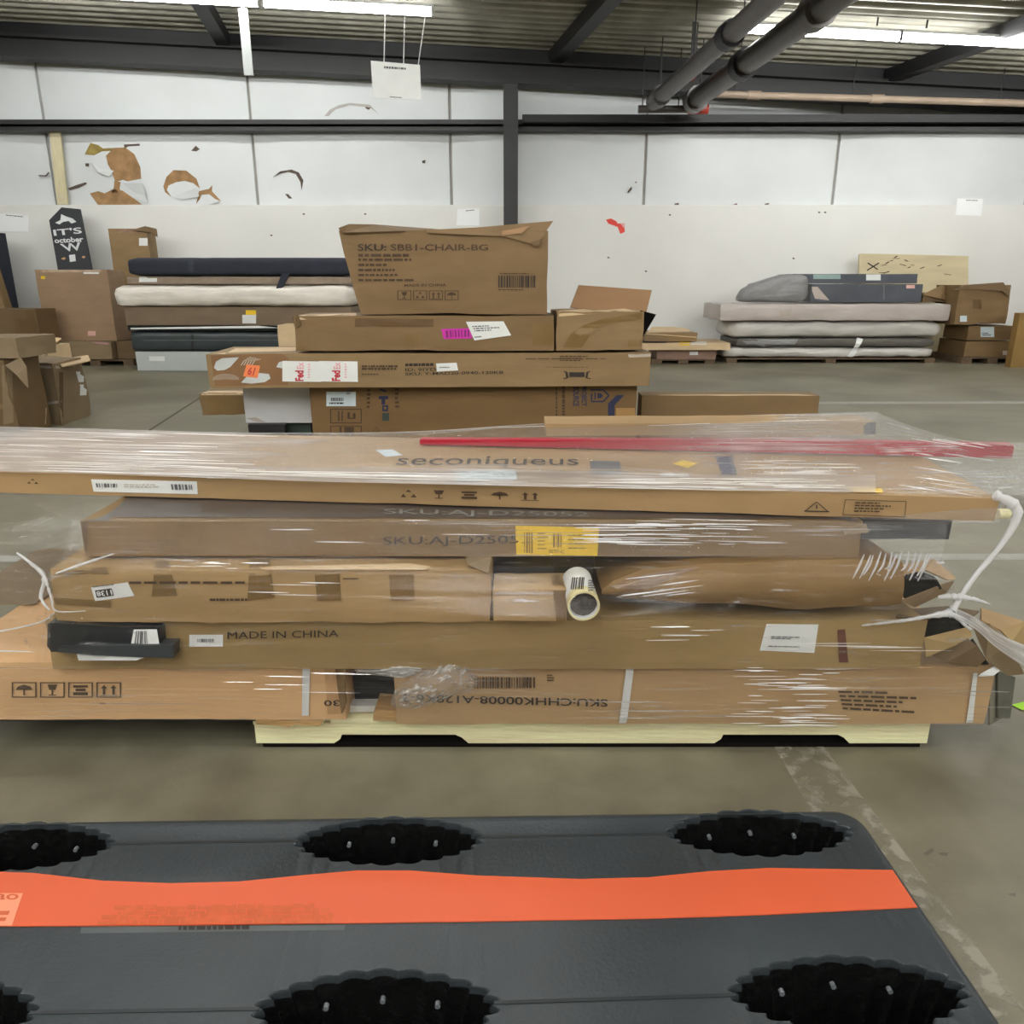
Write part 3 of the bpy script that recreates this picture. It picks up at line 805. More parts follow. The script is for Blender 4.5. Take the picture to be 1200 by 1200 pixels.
for q in (((94, 435.5), (103, 434), (102, 447), (94, 448)), ((94, 451), (102, 450), (101, 463), (93.5, 463.5))): decal(c, q, PAPER, 'label', n=(2, 2))
decal(c, ((69, 436), (74, 436), (74, 498), (70, 498)), mat('dark_wet_edge', S(96, 74, 52), .8), 'worn_corner', n=(1, 8))
decal(c, ((40, 428), (70, 429), (71, 432), (40, 431)), CLEARTAPE, 'tape'); decal(c, ((50, 472), (72, 469), (72, 472), (52, 475)), CLEARTAPE, 'tape')
flap('top_flap', [(73, 429, 6.0), (106, 422, 6.5), (103, 416, 6.9), (66, 422, 6.6)], K5, c.root, .01)
flap('tape_tail', [(38, 484, 6.02), (54, 478, 5.98), (53, 497, 5.94), (38, 497, 5.94)], K5, c.root, .004)
c = carton('battered_carton', 'dark battered carton sealed with crumpled tape at left edge', xat(-45, 460, 5.6), xat(12, 460, 5.6), 5.6, 6.0, 0, zat(421, 5.6), K3, dent=.03, seed=21, group=LG)
decal(c, ((2, 428), (14, 426), (16, 495), (4, 498)), K6, 'tape', n=(4, 8)); decal(c, ((-5, 474), (16, 472), (16, 478), (-5, 480)), TAPE, 'tape')
zt2 = zat(421, 5.6) + .004
flap('crumpled_flap', [(6, 428, 5.58), (24, 419, 5.62), (31, 430, 5.6), (33, 455, 5.58), (20, 440, 5.57)], K6, c.root, .012)
c = carton('grey_tan_carton', 'grey-tan carton on top of the battered carton at the left edge', xat(-45, 408, 5.62), xat(21, 408, 5.62), 5.62, 6.1, zt2, zat(396, 5.62), K6, dent=.02, seed=22, group=LG)
c = carton('open_carton', 'open carton with pale lifted flap resting behind the crumpled carton', xat(19, 408, 7.35), xat(54, 408, 7.35), 7.35, 7.75, 0, zat(406, 7.35), K5, dent=.01, seed=23, group=LG)
flap('lid_flap', [(18, 406, 7.33), (54, 410, 7.33), (72, 396, 7.75), (20, 391, 7.75)], card('pale_card_lid', S(222, 190, 146)), c.root, .01)
flap('front_flap', [(19, 407, 7.32), (54, 410.5, 7.32), (50, 424, 7.25), (22, 421, 7.25)], K5, c.root, .01)
flap('side_flap', [(54, 410, 7.35), (71, 397, 7.75), (66, 424, 7.65), (52, 428, 7.30)], K6, c.root, .01)

# ================================================================== MIDDLE STACK
MG = 'cartons of the middle stack'
MY = 4.45
zb1_ = zat(452, MY)
c = carton('tall_carton', 'large brown carton with blue house logo under the middle stack', xat(365, 478, MY), xat(746, 478, MY), MY, MY + .9, 0, zb1_, K_DEEP, yaw=1.0, dent=.006, seed=31, group=MG, n=(18, 6, 10))
decal(c, R4(382.5, 451, 417, 476), PAPER_BLUE, 'shipping_label'); barcode(c, R4(388, 466, 403, 470), INK, 2); scribble(c, R4(386, 471.5, 412, 475), 1, INK, 4); scribble(c, R4(406, 453, 414, 463), 4, INK_GREY, 6)
polys(c, R4(387, 479, 424, 496), frame(0, 0, 1, 1, .03, .06) + [rect(.25, .15, .29, .85), rect(.36, .15, .40, .85), rect(.55, .3, .62, .75), rect(.62, .3, .8, .38), rect(.72, .38, .8, .7)], INK_SOFT, 'printed_box')
polys(c, R4(387, 499, 424, 512), frame(0, 0, 1, 1, .03, .06) + [rect(.3, .2, .36, .9), rect(.45, .1, .75, .9)], INK_SOFT, 'printed_box')
# tool silhouettes
polys(c, R4(443, 455, 460, 500), [[(.1, .96), (.2, 1.), (.6, .93), (.5, .90)], rect(.05, .72, .7, .80), rect(.25, .58, .5, .74), rect(.3, .40, .7, .45), rect(.3, .40, .42, .56), rect(.58, .40, .7, .56), rect(.3, .52, .7, .56)], INK_NAVY, 'printed_tools')
polys(c, R4(448, 484, 458, 493), [rect(0, 0, .8, 1)], GREEND, 'printed_tools')
scribble(c, ((430, 456), (435, 456), (435, 480), (430, 480)), 5, INK_SOFT, 9); scribble(c, ((463, 455), (469, 455), (469, 480), (463, 480)), 5, INK_SOFT, 10)
polys(c, R4(436, 499, 446, 506), icon('triangle'), INK_SOFT, 'printed_symbol')
# logo: the writing runs downwards
def upw(u0, v0, u1, v1): return ((u0, v1), (u0, v0), (u1, v0), (u1, v1))
def down(u0, v0, u1, v1): return ((u1, v0), (u1, v1), (u0, v1), (u0, v0))
text(c, 'PROJECT', down(680, 452, 687.5, 476), INK_NAVY, .03); text(c, 'SOURCE', down(671.5, 453, 678.5, 476), INK_NAVY, .03)
scribble(c, down(656, 453, 662, 491), 1, INK_SOFT, 13, ragged=False); scribble(c, down(650, 454, 653, 493), 1, INK_SOFT, 12, ragged=False)
def line_poly(pts, w):
    out = []
    for (x0, y0), (x1, y1) in zip(pts[:-1], pts[1:]):
        dx, dy = x1 - x0, y1 - y0; l = math.hypot(dx, dy); nx, ny = -dy / l * w, dx / l * w
        out.append([(x0 + nx, y0 + ny), (x1 + nx, y1 + ny), (x1 - nx, y1 - ny), (x0 - nx, y0 - ny)])
    return out
polys_px(c, line_poly([(692, 457), (707, 457), (713.5, 463.5), (707, 470.5), (693.3, 470.5), (693.3, 461.5)], .9) + [[(696.5, 460), (698, 460), (698, 468), (696.5, 468)], [(700, 460.8), (704, 460.8), (706.6, 463.7), (704, 466.6), (700, 466.6)]], INK_NAVY, 'house_logo')
polys_px(c, [[(711, 447.5), (719.5, 447.5), (731.5, 463), (722.5, 463.5)], [(731.5, 463), (720, 474.8), (712.5, 473), (722.5, 463)], [(712.5, 473), (720, 474.5), (720, 497), (712.5, 497)]], INK_NAVY, 'chevron_logo')
decal(c, R4(722, 478, 744, 494), mat('amber_tape', S(172, 132, 84), .3), 'tape')
# pieces under the overhang at the left of the stack
zw = zat(495.5, MY + .1)
c = carton('green_carton', 'dark green carton low beside the logo carton', xat(292, 500, MY + .15), xat(364, 500, MY + .15), MY + .15, MY + .95, 0, zw - .01, GREEND, seed=32, group=MG)
c = carton('white_box', 'plain white box left of the logo carton', xat(286, 474, MY + .1), xat(364.5, 474, MY + .1), MY + .1, MY + .36, zw, zat(453, MY + .1), WHITEBOX, dent=.003, seed=33, group=MG)
decal(c, ((288, 490), (300, 489), (312, 495), (300, 494)), CLEARTAPE, 'clear_tape', n=(3, 2))
c = carton('long_thin_carton', 'short taped carton end jutting out left of the white box', xat(235, 472, MY + .38), xat(350, 472, MY + .38), MY + .38, MY + .8, zw, zat(461, MY + .38), K2, dent=.012, seed=34, group=MG)
decal(c, R4(236, 458, 287, 463), K5, 'top_tape'); decal(c, ((238, 466), (287, 468), (286, 486), (246, 485)), TAPE, 'tape')
c = carton('dark_stick', 'black bar lying low beside the green carton', xat(291, 501, MY + .05), xat(334, 501, MY + .05), MY + .05, MY + .1, 0, zat(497.5, MY + .05), BLACKP, seed=35)
# second layer: long parcel with shipping labels
M2 = 4.34
z20 = zb1_ + .006; z21 = zat(414, M2)
c = carton('long_parcel', 'long tan parcel with white and red shipping labels across the middle stack', xat(247, 432, M2), xat(764, 432, M2), M2, M2 + .5, z20, z21, K1, yaw=2.4, dent=.006, seed=36, group=MG, n=(24, 5, 6))
decal(c, ((250, 414), (346, 411.5), (348, 407), (262, 408.5)), K5, 'pale_top', n=(6, 1))
z21 += .012
pm = mat('parcel_pattern_brown', S(132, 96, 60), .6)
decal(c, ((247, 416.5), (338, 414.5), (338, 451), (252, 452.5)), pm, 'patterned_panel', n=(6, 4), eps=.001)
q = ((247, 416.5), (338, 414.5), (338, 451), (252, 452.5))
def rp(pts): return [(x, y) for x, y in pts]
gw = mat('pattern_pale', S(200, 204, 202), .6)
polys(c, q, [[(.02, .60), (.06, .80), (.14, .90), (.36, .92), (.24, .62), (.16, .52), (.06, .50)], [(.36, .10), (.46, .34), (.62, .40), (.74, .36), (.76, .22), (.68, .10), (.5, .06)], [(.84, .58), (.88, .74), (.98, .78), (.98, .50)]], gw, 'leaf_pattern', eps=.0016)
arcs = []
for i in range(5):
    arcs += line_poly([(.38 + .035 * i, .66), (.42 + .035 * i, .80), (.52 + .03 * i, .93 - .02 * i)], .006)
for i in range(5):
    rr = .05 + .03 * i
    arcs += line_poly([(.16 + rr * math.cos(t), .2 + rr * 1.1 * math.sin(t)) for t in [k * .45 for k in range(8)]], .005)
polys(c, q, arcs, INK_PALE, 'arc_pattern', eps=.0018)
decal(c, ((289, 427), (305, 428.5), (302, 443), (285, 441)), ORANGE_LBL, 'orange_sticker', n=(2, 2), eps=.0025); text(c, '61', ((292, 430), (300, 431), (297, 440), (290, 439)), INK_RED, .02, eps=.003)
for i, (u0, u1) in enumerate(((331, 376), (374, 419))):
    decal(c, ((u0, 423), (u1, 423.5), (u1 + .5, 447.5), (u0, 447)), PAPER, 'shipping_label', n=(3, 3), eps=.002)
    text(c, 'Fed', upw(u0 + 15, 434, u0 + 25, 446.5), INK_RED, .04, eps=.003)
    text(c, 'Ex', upw(u0 + 17, 424.5, u0 + 25, 432.5), mat('pink_ink', S(226, 170, 176), .6), .03, eps=.003)
    scribble(c, R4(u0 + 30, 426, u0 + 33, 444), 6, mat('pink_ink', S(226, 170, 176)), i, eps=.003)
scribble(c, R4(424, 428, 466, 434), 2, INK_SOFT, 15, .8, ragged=False); scribble(c, R4(424, 438, 452, 440), 1, INK_SOFT, 16)
scribble(c, ((475, 426), (508, 425.5), (508, 429), (475, 429.5)), 1, INK, 17, .9, ragged=False)
text(c, 'ID: 9IYD', ((475, 431.5), (511, 431), (511, 434.5), (475, 435)), INK, .012)
text(c, 'SKU: Y-MAD20-0940-120KB', ((475, 436.5), (590, 434.5), (590, 438), (475, 440)), INK, .012)
decal(c, ((511, 426), (535, 425), (537, 434), (512, 435.5)), PAPER, 'small_label', n=(2, 2), eps=.0025); scribble(c, R4(515, 430, 527, 432), 1, INK_GREY, 2, eps=.0032)
scribble(c, R4(656, 417, 694, 424), 3, INK_SOFT, 19, .5); scribble(c, R4(616, 420, 714, 422), 1, INK_SOFT, 20, .4); scribble(c, R4(640, 430, 690, 431), 1, INK_SOFT, 22, .5)
polys(c, R4(660, 434, 692, 445), [rect(.22, .3, .78, .8)] + line_poly([(.0, .1), (.15, .2), (.12, .8), (.02, .9)], .04) + line_poly([(1, .1), (.85, .2), (.88, .8), (.98, .9)], .04), INK, 'printed_symbol')
decal(c, R4(360, 407.5, 362, 450), TAPE, 'tape'); decal(c, ((735, 413), (763, 411), (764, 418), (737, 419)), CLEARTAPE, 'clear_tape', n=(3, 2))
# third layer
M3 = 4.36
z30 = z21
c = carton('flat_carton', 'flat carton with magenta sticker under the chair carton', xat(346, 390, M3), xat(650, 390, M3), M3, M3 + .45, z30, zat(370, M3), K2, yaw=1.2, dent=.008, seed=38, group=MG, n=(18, 5, 6))
decal(c, ((345, 364), (417, 363), (418, 371), (348, 375)), K5, 'pale_top', n=(6, 2)); decal(c, ((416, 373), (508, 374), (508, 383), (416, 383)), TAPE2, 'tape'); decal(c, ((474, 393), (494, 393), (494, 404), (474, 405)), TAPE, 'tape')
decal(c, ((347, 402), (360, 401), (360, 414), (347, 415)), TAPE, 'tape'); decal(c, ((624, 380), (648, 379), (648, 404), (624, 405)), TAPE, 'tape')
decal(c, ((517, 385.5), (553, 384.5), (553, 396.5), (520, 397.5)), MAGENTA, 'magenta_sticker', n=(3, 2), eps=.002); barcode(c, ((522, 387.5), (550, 386.5), (550, 394.5), (523, 395.5)), mat('dark_magenta_ink', S(130, 30, 110), .6), 6, eps=.003, n=14)
decal(c, ((546, 377), (590, 376.5), (599, 393), (556, 399)), PAPER, 'shipping_label', n=(4, 3), eps=.0026); scribble(c, ((553, 382), (588, 380.5), (590, 388), (557, 389.5)), 3, INK_GREY, 31, .5, eps=.0035); scribble(c, ((556, 394.5), (566, 393.5), (566, 396), (556, 397)), 1, INK_GREY, 33, eps=.0035)
flap('torn_end_flap', [(342, 371, 4.36), (349, 369, 4.34), (352, 381, 4.33), (346, 386, 4.35)], K3, c.root)
c = carton('taped_carton', 'carton with arched shiny tape and open flap at the right of the middle stack', xat(652, 385, M3 + .02), xat(754, 385, M3 + .02), M3 + .02, M3 + .5, z30, zat(365, M3 + .02), K1, yaw=1.5, dent=.012, seed=39, group=MG)
arc = [(660, 407), (668, 392), (684, 381), (705, 374), (735, 369), (752, 366), (752, 374), (730, 377), (708, 383), (692, 392), (682, 407)]
v = [proj(c, u, w_, .0018) for u, w_ in arc]
mesh_obj('arched_tape', v, [(0, 1, 9, 10), (1, 2, 8, 9), (2, 3, 7, 8), (3, 4, 6, 7), (4, 5, 6)], TAPE, c.root)
decal(c, ((655, 361), (740, 356), (750, 363), (655, 371)), K5, 'top_tape'); decal(c, R4(736, 398, 753, 406), TAPE, 'tape')
flap('standing_flap', [(668, 360, 4.8), (678, 334, 4.86), (764, 340, 4.86), (756, 372, 4.8)], card('flap_rose', S(150, 116, 82)), c.root, .01)
flap('side_flap', [(752, 364, 4.39), (769, 368.5, 4.5), (754, 394, 4.45), (751, 398, 4.39)], SHADE_IN, c.root, .008)  # flap coloured black for the shade inside the box
# chair carton, wider at the top, flaps pulled up
M4 = 4.38
def chair_shape(q, fx, fy, fz):
    k = fz
    if fx < .5: q.x -= .085 * k * (1 - 2 * fx)
    q.z += .012 * math.sin(fx * 9) * (1 if fz == 1 else 0) - .05 * fy * (fz == 1)
    return q
c = carton('chair_carton', 'big battered chair carton with open top flaps crowning the middle stack', xat(418, 320, M4), xat(641, 320, M4), M4, M4 + .42, zat(370, M3) + .006, zat(270, M4), K2, dent=.016, seed=41, group=MG, shape=chair_shape, n=(20, 8, 12))
flap('top_flap', [(397, 267, 4.34), (409, 262.5, 4.40), (440, 263, 4.46), (520, 269, 4.46), (470, 270.5, 4.37), (402, 272.5, 4.35)], K3, c.root, .006)
flap('raised_flap', [(500, 270, 4.375), (560, 267, 4.38), (600, 263.5, 4.38), (648, 259.5, 4.40), (640, 271, 4.385), (633, 283, 4.37), (631, 288, 4.365), (590, 277, 4.365), (500, 273, 4.37)], K2, c.root, .006)
flap('bent_corner', [(622, 284, 4.355), (634, 280, 4.35), (633, 286, 4.35), (626, 289, 4.35)], K3, c.root, .006)
flap('torn_tape', [(588, 271, 4.362), (622, 264.5, 4.375), (611, 273.5, 4.365), (588, 276, 4.362)], mat('pinkish_tear', S(170, 132, 96), .7), c.root, .002)
text(c, 'SKU: SBB1-CHAIR-BG', ((419.5, 286), (572, 286.5), (572, 293.5), (419.5, 294)), INK_SOFT, .01)
text(c, 'SKU:', ((419.5, 286), (453, 286), (453, 293.5), (419.5, 294)), INK, .0, eps=.0026)
scribble(c, R4(420, 297.5, 502, 302), 1, INK_SOFT, 41, .75); scribble(c, R4(420, 303, 494, 306), 1, INK_SOFT, 42, .9); scribble(c, R4(420, 309, 478, 312), 1, INK_SOFT, 43, .9); scribble(c, R4(420, 315, 478, 318), 1, INK_SOFT, 44, .9)
scribble(c, R4(420, 321, 488, 324), 1, INK_SOFT, 45, .8); scribble(c, R4(420, 327, 490, 330), 1, INK_SOFT, 46, .8)
text(c, 'MADE IN CHINA', ((474, 333), (523, 332), (523, 335.5), (474, 336)), INK_SOFT, .01)
icons(c, R4(465, 340.5, 539, 351.5), ['glass', 'recycle', 'arrows', 'umbrella'], INK_SOFT)
barcode(c, R4(584, 323, 628, 337), INK, 12, n=30); scribble(c, R4(584, 339, 625, 341), 1, INK_SOFT, 47); scribble(c, R4(586, 320, 628, 322), 1, INK_SOFT, 48)
decal(c, ((440, 371), (600, 370.6), (600, 373), (440, 373.4)), TAPE, 'tape')
# long beige carton standing on edge behind, right
c = carton('long_carton', 'long beige carton on edge reaching right behind the middle stack', xat(752, 475, 4.75), xat(959.5, 475, 4.75), 5.35 - .6, 4.92, 0, zat(463.5, 4.75), K2, dent=.004, seed=51)
decal(c, ((750, 463), (958, 462), (958, 458.5), (750, 459)), K5, 'pale_top', n=(8, 1))

# ================================================================== AGAINST THE BACK WALL, RIGHT
SG = 'small pile of flat cartons at the wall'
zp_ = pallet_simple('small pallet under the pile of flat cartons right of the middle stack', 764, 838, 421, 426, 10.9, .8, WOOD_D)
c = carton_px('flat_carton', 'flat carton at the bottom of the small pile near the wall', 770, 839, 410.5, 421, 10.9, .7, card('card_mauve', S(142, 114, 98)), z0=zp_, dent=.01, seed=61, group=SG)
decal(c, R4(808, 412, 818, 416), PAPER, 'label')
c = carton_px('flat_carton', 'wide thin carton overhanging the small pile, yellow sticker on it', 750, 856, 402, 410, 10.8, .8, K5, z0=zat(410.5, 10.9) + .012, dent=.006, seed=62, group=SG)
decal(c, R4(796, 400.5, 808, 405), YELLOW, 'yellow_sticker'); decal(c, R4(752, 398, 781, 402), BLACKF, 'black_tape'); decal(c, R4(810, 400.5, 828, 404), PAPER, 'label')
c = carton_px('flat_carton', 'topmost flat carton of the small pile near the wall', 756, 817, 390, 399, 10.95, .6, K1, z0=zat(402, 10.8) + .012, dent=.01, seed=63, group=SG)
flap('lid', [(757, 391, 10.93), (816, 395, 10.93), (806, 385, 11.4), (790, 383, 11.5), (764, 383, 11.5)], K5, c.root, .01)
# mattresses
BY = 11.0; BG = 'film-wrapped mattresses stacked at right'
zp_ = pallet_simple('wooden pallet under the wrapped mattresses', 852, 1096, 419.5, 427.5, BY, 1.0, WOOD_D)
def mlayer(name, label, u0, u1, v0, v1, m, **k):
    k.setdefault('rnd', .07)
    return layer(name, label, u0, u1, v0, v1, m, d=k.pop('d', .9), dy=k.pop('dy', 0), Y=BY, g=BG, n=(30, 8, 6), **k)
c = mlayer('mattress', 'bottom grey-white wrapped mattress on the pallet at right', 846, 1096, 407, 419.5, MATT_WHITE, dent=.03, seed=71)
decal(c, ((1001, 407.5), (1006, 407.5), (1000, 418.5), (992, 416.5)), PAPER, 'paper_tag', n=(2, 2), eps=.02)
c = mlayer('mattress', 'dark-sided mattress second from the bottom at right', 862, 1096, 396, 407, MATT_DARK, dent=.02, seed=72, rnd=.05)
decal(c, ((866, 397.5), (935, 398), (930, 406), (880, 406)), GREYWRAP, 'loose_film', eps=.006); decal(c, ((1004, 397), (1011, 398.5), (1006, 407), (1000.5, 407)), PAPER, 'paper_tag', n=(2, 2), eps=.02)
c = mlayer('mattress', 'bulging white wrapped mattress third from the bottom at right', 856, 1106, 376, 396, MATT_WHITE, dent=.03, seed=73, rnd=.11)
c = mlayer('mattress', 'pinkish wrapped mattress topping the wide pile at right', 842, 1112, 355.5, 376, MATT_PINK, dent=.018, seed=74, rnd=.03, dy=-.05, d=.95)
decal(c, ((912, 358), (928, 358), (926, 374), (914, 374)), CLEARTAPE, 'film_gather'); decal(c, R4(1096, 353, 1111, 357), PAPER, 'label')
c = carton_px('slate_box', 'lower dark slate box on the pinkish mattress', 950, 1080, 333, 353, BY + .1, .6, SLATE, z0=zat(355.5, BY) + .012, dent=.008, seed=75, group='dark boxes on the mattresses')
decal(c, R4(1062, 334, 1072, 338), mat('pink_paper', S(224, 178, 170)), 'sticker'); decal(c, ((955, 350), (972, 352), (958, 336), (950, 336)), CLEARTAPE, 'film_edge'); decal(c, R4(1035, 334, 1036.5, 351), mat('slate_edge', S(104, 108, 116), .5), 'corner_strip', n=(1, 3))
c = carton_px('slate_box', 'upper slate box with brown lid strip on the mattress pile', 930, 1075, 321, 332.5, BY + .25, .5, SLATE, z0=zat(333, BY + .1) + .01, dent=.008, seed=76, group='dark boxes on the mattresses')
decal(c, R4(1015, 321.5, 1032, 328.5), PAPER, 'label'); decal(c, R4(953, 321.5, 985, 327), mat('teal_print', S(150, 176, 172), .5), 'print'); decal(c, ((946, 321.5), (1012, 321), (1012, 317.5), (946, 318)), K3, 'lid_strip')
def bag_shape(q, fx, fy, fz):
    q.z *= .62 + .42 * min(1, fx * 1.7); q.x += .1 * fz * (1 - fx); return q
c = carton_px('wrapped_bundle', 'grey film-wrapped bundle at the left end of the mattress pile', 864, 949, 322, 355, BY, .22, GREYWRAP, z0=zat(355.5, BY) + .012, dent=.03, seed=77, rnd=.12, shape=bag_shape, n=(14, 6, 8), cat='bundle')
c = flat('plywood_board', 'pale plywood board marked with an X leaning on the wall at right', 'board', [(1007, 298), (1010, 297), (1135, 300), (1134, 421), (1004, 421)], 11.98, .03, PLY)
polys(c, R4(1016, 307, 1030, 318), line_poly([(0, .1), (1, .9)], .06) + line_poly([(.05, .9), (.9, .2)], .06), INK, 'black_mark')
rn = random.Random(8)
polys(c, R4(1028, 302, 1120, 326), sum([line_poly([(a_, b_), (a_ + rn.uniform(.03, .1), b_ + rn.uniform(-.12, .12))], .012) for a_, b_ in [(rn.random() * .85, rn.random()) for i in range(18)]], []), INK_SOFT, 'scratches')
RG = 'brown cartons at the right edge'
zp_ = pallet_simple('pallet under the brown cartons at the right edge', 1128, 1200, 418, 424.5, 10.9, .9, WOOD_D)
c = carton_px('low_carton', 'wide low carton on the right-hand pallet', 1131, 1190, 400, 418, 10.9, .7, K2, z0=zp_, dent=.01, seed=81, group=RG); decal(c, R4(1175, 411, 1186, 416), CLEARTAPE, 'tape')
za = zat(400, 10.9) + .015
c = carton_px('small_carton', 'small carton with white shipping label below the battered carton at right', 1134, 1186, 382, 397, 10.9, .6, K2, z0=za, dent=.01, seed=82, group=RG)
decal(c, R4(1149, 383, 1165, 395), PAPER_BLUE, 'shipping_label'); scribble(c, R4(1151, 390, 1163, 394), 2, INK_GREY, 82, eps=.004)
za = zat(382, 10.9) + .015
c = carton_px('battered_carton', 'battered brown carton with ragged top at the far right', 1122, 1181, 334, 381, 10.85, .6, K2, z0=za, dent=.04, seed=83, group=RG)
decal(c, R4(1140, 351, 1150, 362), TAPE2, 'tape'); decal(c, R4(1125, 370, 1133, 377), PAPER_BLUE, 'sticker'); decal(c, ((1165, 333), (1176, 331), (1174, 340), (1166, 341)), CLEARTAPE, 'tape')
flap('torn_flap', [(1118, 340, 10.83), (1132, 334, 10.83), (1176, 331, 10.85), (1183, 342, 10.83), (1182, 348, 10.82), (1174, 341, 10.82), (1140, 339, 10.82)], K3, c.root, .02)
c = carton_px('torn_carton', 'torn open carton on the right end of the mattress pile', 1081, 1113, 343, 354, BY + .15, .4, K3, z0=zat(355.5, BY) + .012, dent=.02, seed=84)
flap('raised_flap', [(1081, 345, 11.13), (1104, 334, 11.2), (1108, 336, 11.2), (1109, 352, 11.13), (1102, 350, 11.1)], K2, c.root, .015)
c = carton_px('upright_plank', 'yellowish upright panel cut off by the right edge', 1190, 1225, 367, 424, 10.4, .12, mat('ochre_panel', S(150, 118, 66), .7), z0=0, dent=.01, seed=85)
# ================================================================== THE WRAPPED PALLET LOAD
LG2 = 'cartons of the film-wrapped pallet load'
PT = 0.085                                     # top of the wooden pallet
# ---- wooden pallet
PY = 1.645
px0, px1 = xat(298, 860, PY), xat(1090, 860, PY)
pal = thing('wooden_pallet', 'pale pine pallet with notched stringer carrying the wrapped load', 'pallet', ((px0 + px1) / 2, PY, 0))
ztop = 0.068
def stringer(y):
    n0, n1 = xat(398, 865, PY), xat(541, 865, PY); n2, n3 = xat(846, 865, PY), xat(990, 865, PY); zn = .036; ch = .016
    pr = [(px0, .012), (n0 - ch, .012), (n0, .024), (n0 + .004, zn), (n1 - ch, zn), (n1, zn - .008), (n1 + ch, .012), (n2 - ch, .012), (n2, .024), (n2 + .004, zn), (n3 - ch, zn), (n3, zn - .008), (n3 + ch, .012), (px1, .012), (px1, ztop), (px0, ztop)]
    a = [Vector((x, y, z)) for x, z in pr]; b = [Vector((x, y + .04, z)) for x, z in pr]
    v, f = prism_pts(loc_of(pal, a), loc_of(pal, b))
    bm = bmesh.new(); vv = [bm.verts.new(p) for p in v]
    for q in f: bm.faces.new([vv[i] for i in q])
    bm.normal_update(); bmesh.ops.triangulate(bm, faces=bm.faces)
    bm_obj('stringer', bm, WOOD, pal)
for y in (PY + .006, PY + .45, PY + .9): stringer(y)
nb = 9; bw = (px1 - px0) / nb
for i in range(nb):
    a = px0 + bw * i + .004 * (i % 2); box_part('deck_board', (a, a + bw - .012, PY - .002 + .003 * (i % 3), PY + .95, ztop + .0005, PT - .001), WOOD, pal, bevel=.0015)
for i in range(3):
    a = px0 + .02 + (px1 - px0 - .18) * i / 2; box_part('bottom_board_or_shade', (a, a + .15, PY + .0505, PY + .94, 0, .0115), WOOD2, pal)
box_part('bottom_board_or_shade', (px0 + .02, px1 - .02, PY + .05, PY + .9, .0118, .02), mat('notch_shade', S(20, 18, 16), .9, spec=.1), pal)  # near-black slab that puts deep shade into the pallet notches
box_part('bottom_board_or_shade', (px0 + .015, px1 - .015, PY + .008, PY + .0495, 0, .0116), mat('notch_shade', S(20, 18, 16), .9, spec=.1), pal)  # dark strip under the stringer, added so the notches read black
r = thing('splintered_board', 'splintered strip of chipboard sticking out under the bottom left carton', 'board', tuple(P(340, 850, 1.625)))
prism_px('board', [(298, 838.5), (378, 839), (379, 845), (374, 851), (345, 849), (338, 852), (322, 850), (301, 849)], 1.622, .2, WOOD2, r)
r = thing('wood_block', 'small brown wood offcut wedged above the pallet edge', 'wood block', tuple(P(465, 845, 1.63)))
prism_px('block', [(438, 834.5), (494, 836), (495, 842), (490, 845.3), (437, 844.6)], 1.632, .1, WOOD2, r)

# ---- layer 1
Z10 = PT + .012
Z11 = zat(781, 1.62)
c1 = carton('long_carton', 'orange-brown long carton at the bottom left of the wrapped load', xat(-70, 808, 1.622), xat(403, 808, 1.622), 1.622, 2.4, Z10, zat(776, 1.622), K4, dent=.004, seed=101, group=LG2, n=(26, 6, 8))
c = c1
decal(c, ((355, 772), (364, 772), (362, 838), (354, 838)), STRAPW, 'strap', n=(1, 8), eps=.0025)
icons(c, R4(13, 799, 145, 817), ['umbrella', 'glass', 'stack', 'arrows'], INK_SOFT); scribble(c, R4(117, 823, 128, 826), 1, INK_SOFT, 3)
text(c, '30', ((398, 827), (380, 827), (380, 820), (398, 820)), INK, .012)
decal(c, ((380, 778), (403, 780), (402, 836), (384, 837)), mat('frayed_end', S(190, 150, 106), .8, .2, 20), 'frayed_end')
flap('torn_flap', [(392, 780, 1.62), (406, 779, 1.6), (403, 800, 1.6), (405, 822, 1.6), (400, 836, 1.61), (396, 810, 1.62)], K2, c.root, .004)
box_part('bottom_strip', (xat(-70, 840, 1.625), xat(298, 840, 1.625), 1.63, 2.3, Z10 - .010, Z10 - .001), BLACKF, c.root)  # black strip along the underside of the overhanging carton
c = carton('long_carton', 'long carton printed upside down at the bottom right of the wrapped load', xat(463, 815, 1.62), xat(1160, 815, 1.62), 1.62, 2.1, PT, Z11, K_LESS_LIT, dent=.004, seed=102, group=LG2, n=(40, 6, 8))
cR = c
decal(c, ((735, 773), (744, 773), (734, 849), (725, 849)), STRAPW, 'strap', n=(1, 10), eps=.0025)
decal(c, ((1140, 788), (1145, 788), (1139, 851), (1131, 851)), STRAPW, 'strap', n=(1, 8), eps=.0025)
flap('strap_tail', [(1147, 793, 1.60), (1150, 790, 1.60), (1168, 780, 1.62), (1176, 783, 1.62), (1164, 792, 1.60)], STRAPW, c.root, .002)
text(c, 'SKU:CHHK00008-A128K6-3', ((712, 828), (472, 822), (472, 813), (712, 819)), INK, .012)
barcode(c, R4(556, 793, 627, 806), INK_SOFT, 21, n=40); scribble(c, R4(641, 790, 650, 799), 3, INK_SOFT, 4)
scribble(c, ((982, 809), (1085, 811), (1085, 839), (988, 833)), 5, INK_SOFT, 55, .5)
dk = mat('olive_grey_end', S(104, 100, 84), .7, .2, 12)
flap('end_flap', [(1160, 788, 1.625), (1172, 786, 1.70), (1172, 843, 1.70), (1160, 850, 1.625)], dk, c.root, .004)
flap('end_flap', [(1170, 786, 1.66), (1190, 794, 1.74), (1184, 842, 1.74), (1170, 842, 1.66)], mat('olive_dark_end', S(84, 84, 72), .7, .2, 12), c.root, .004)
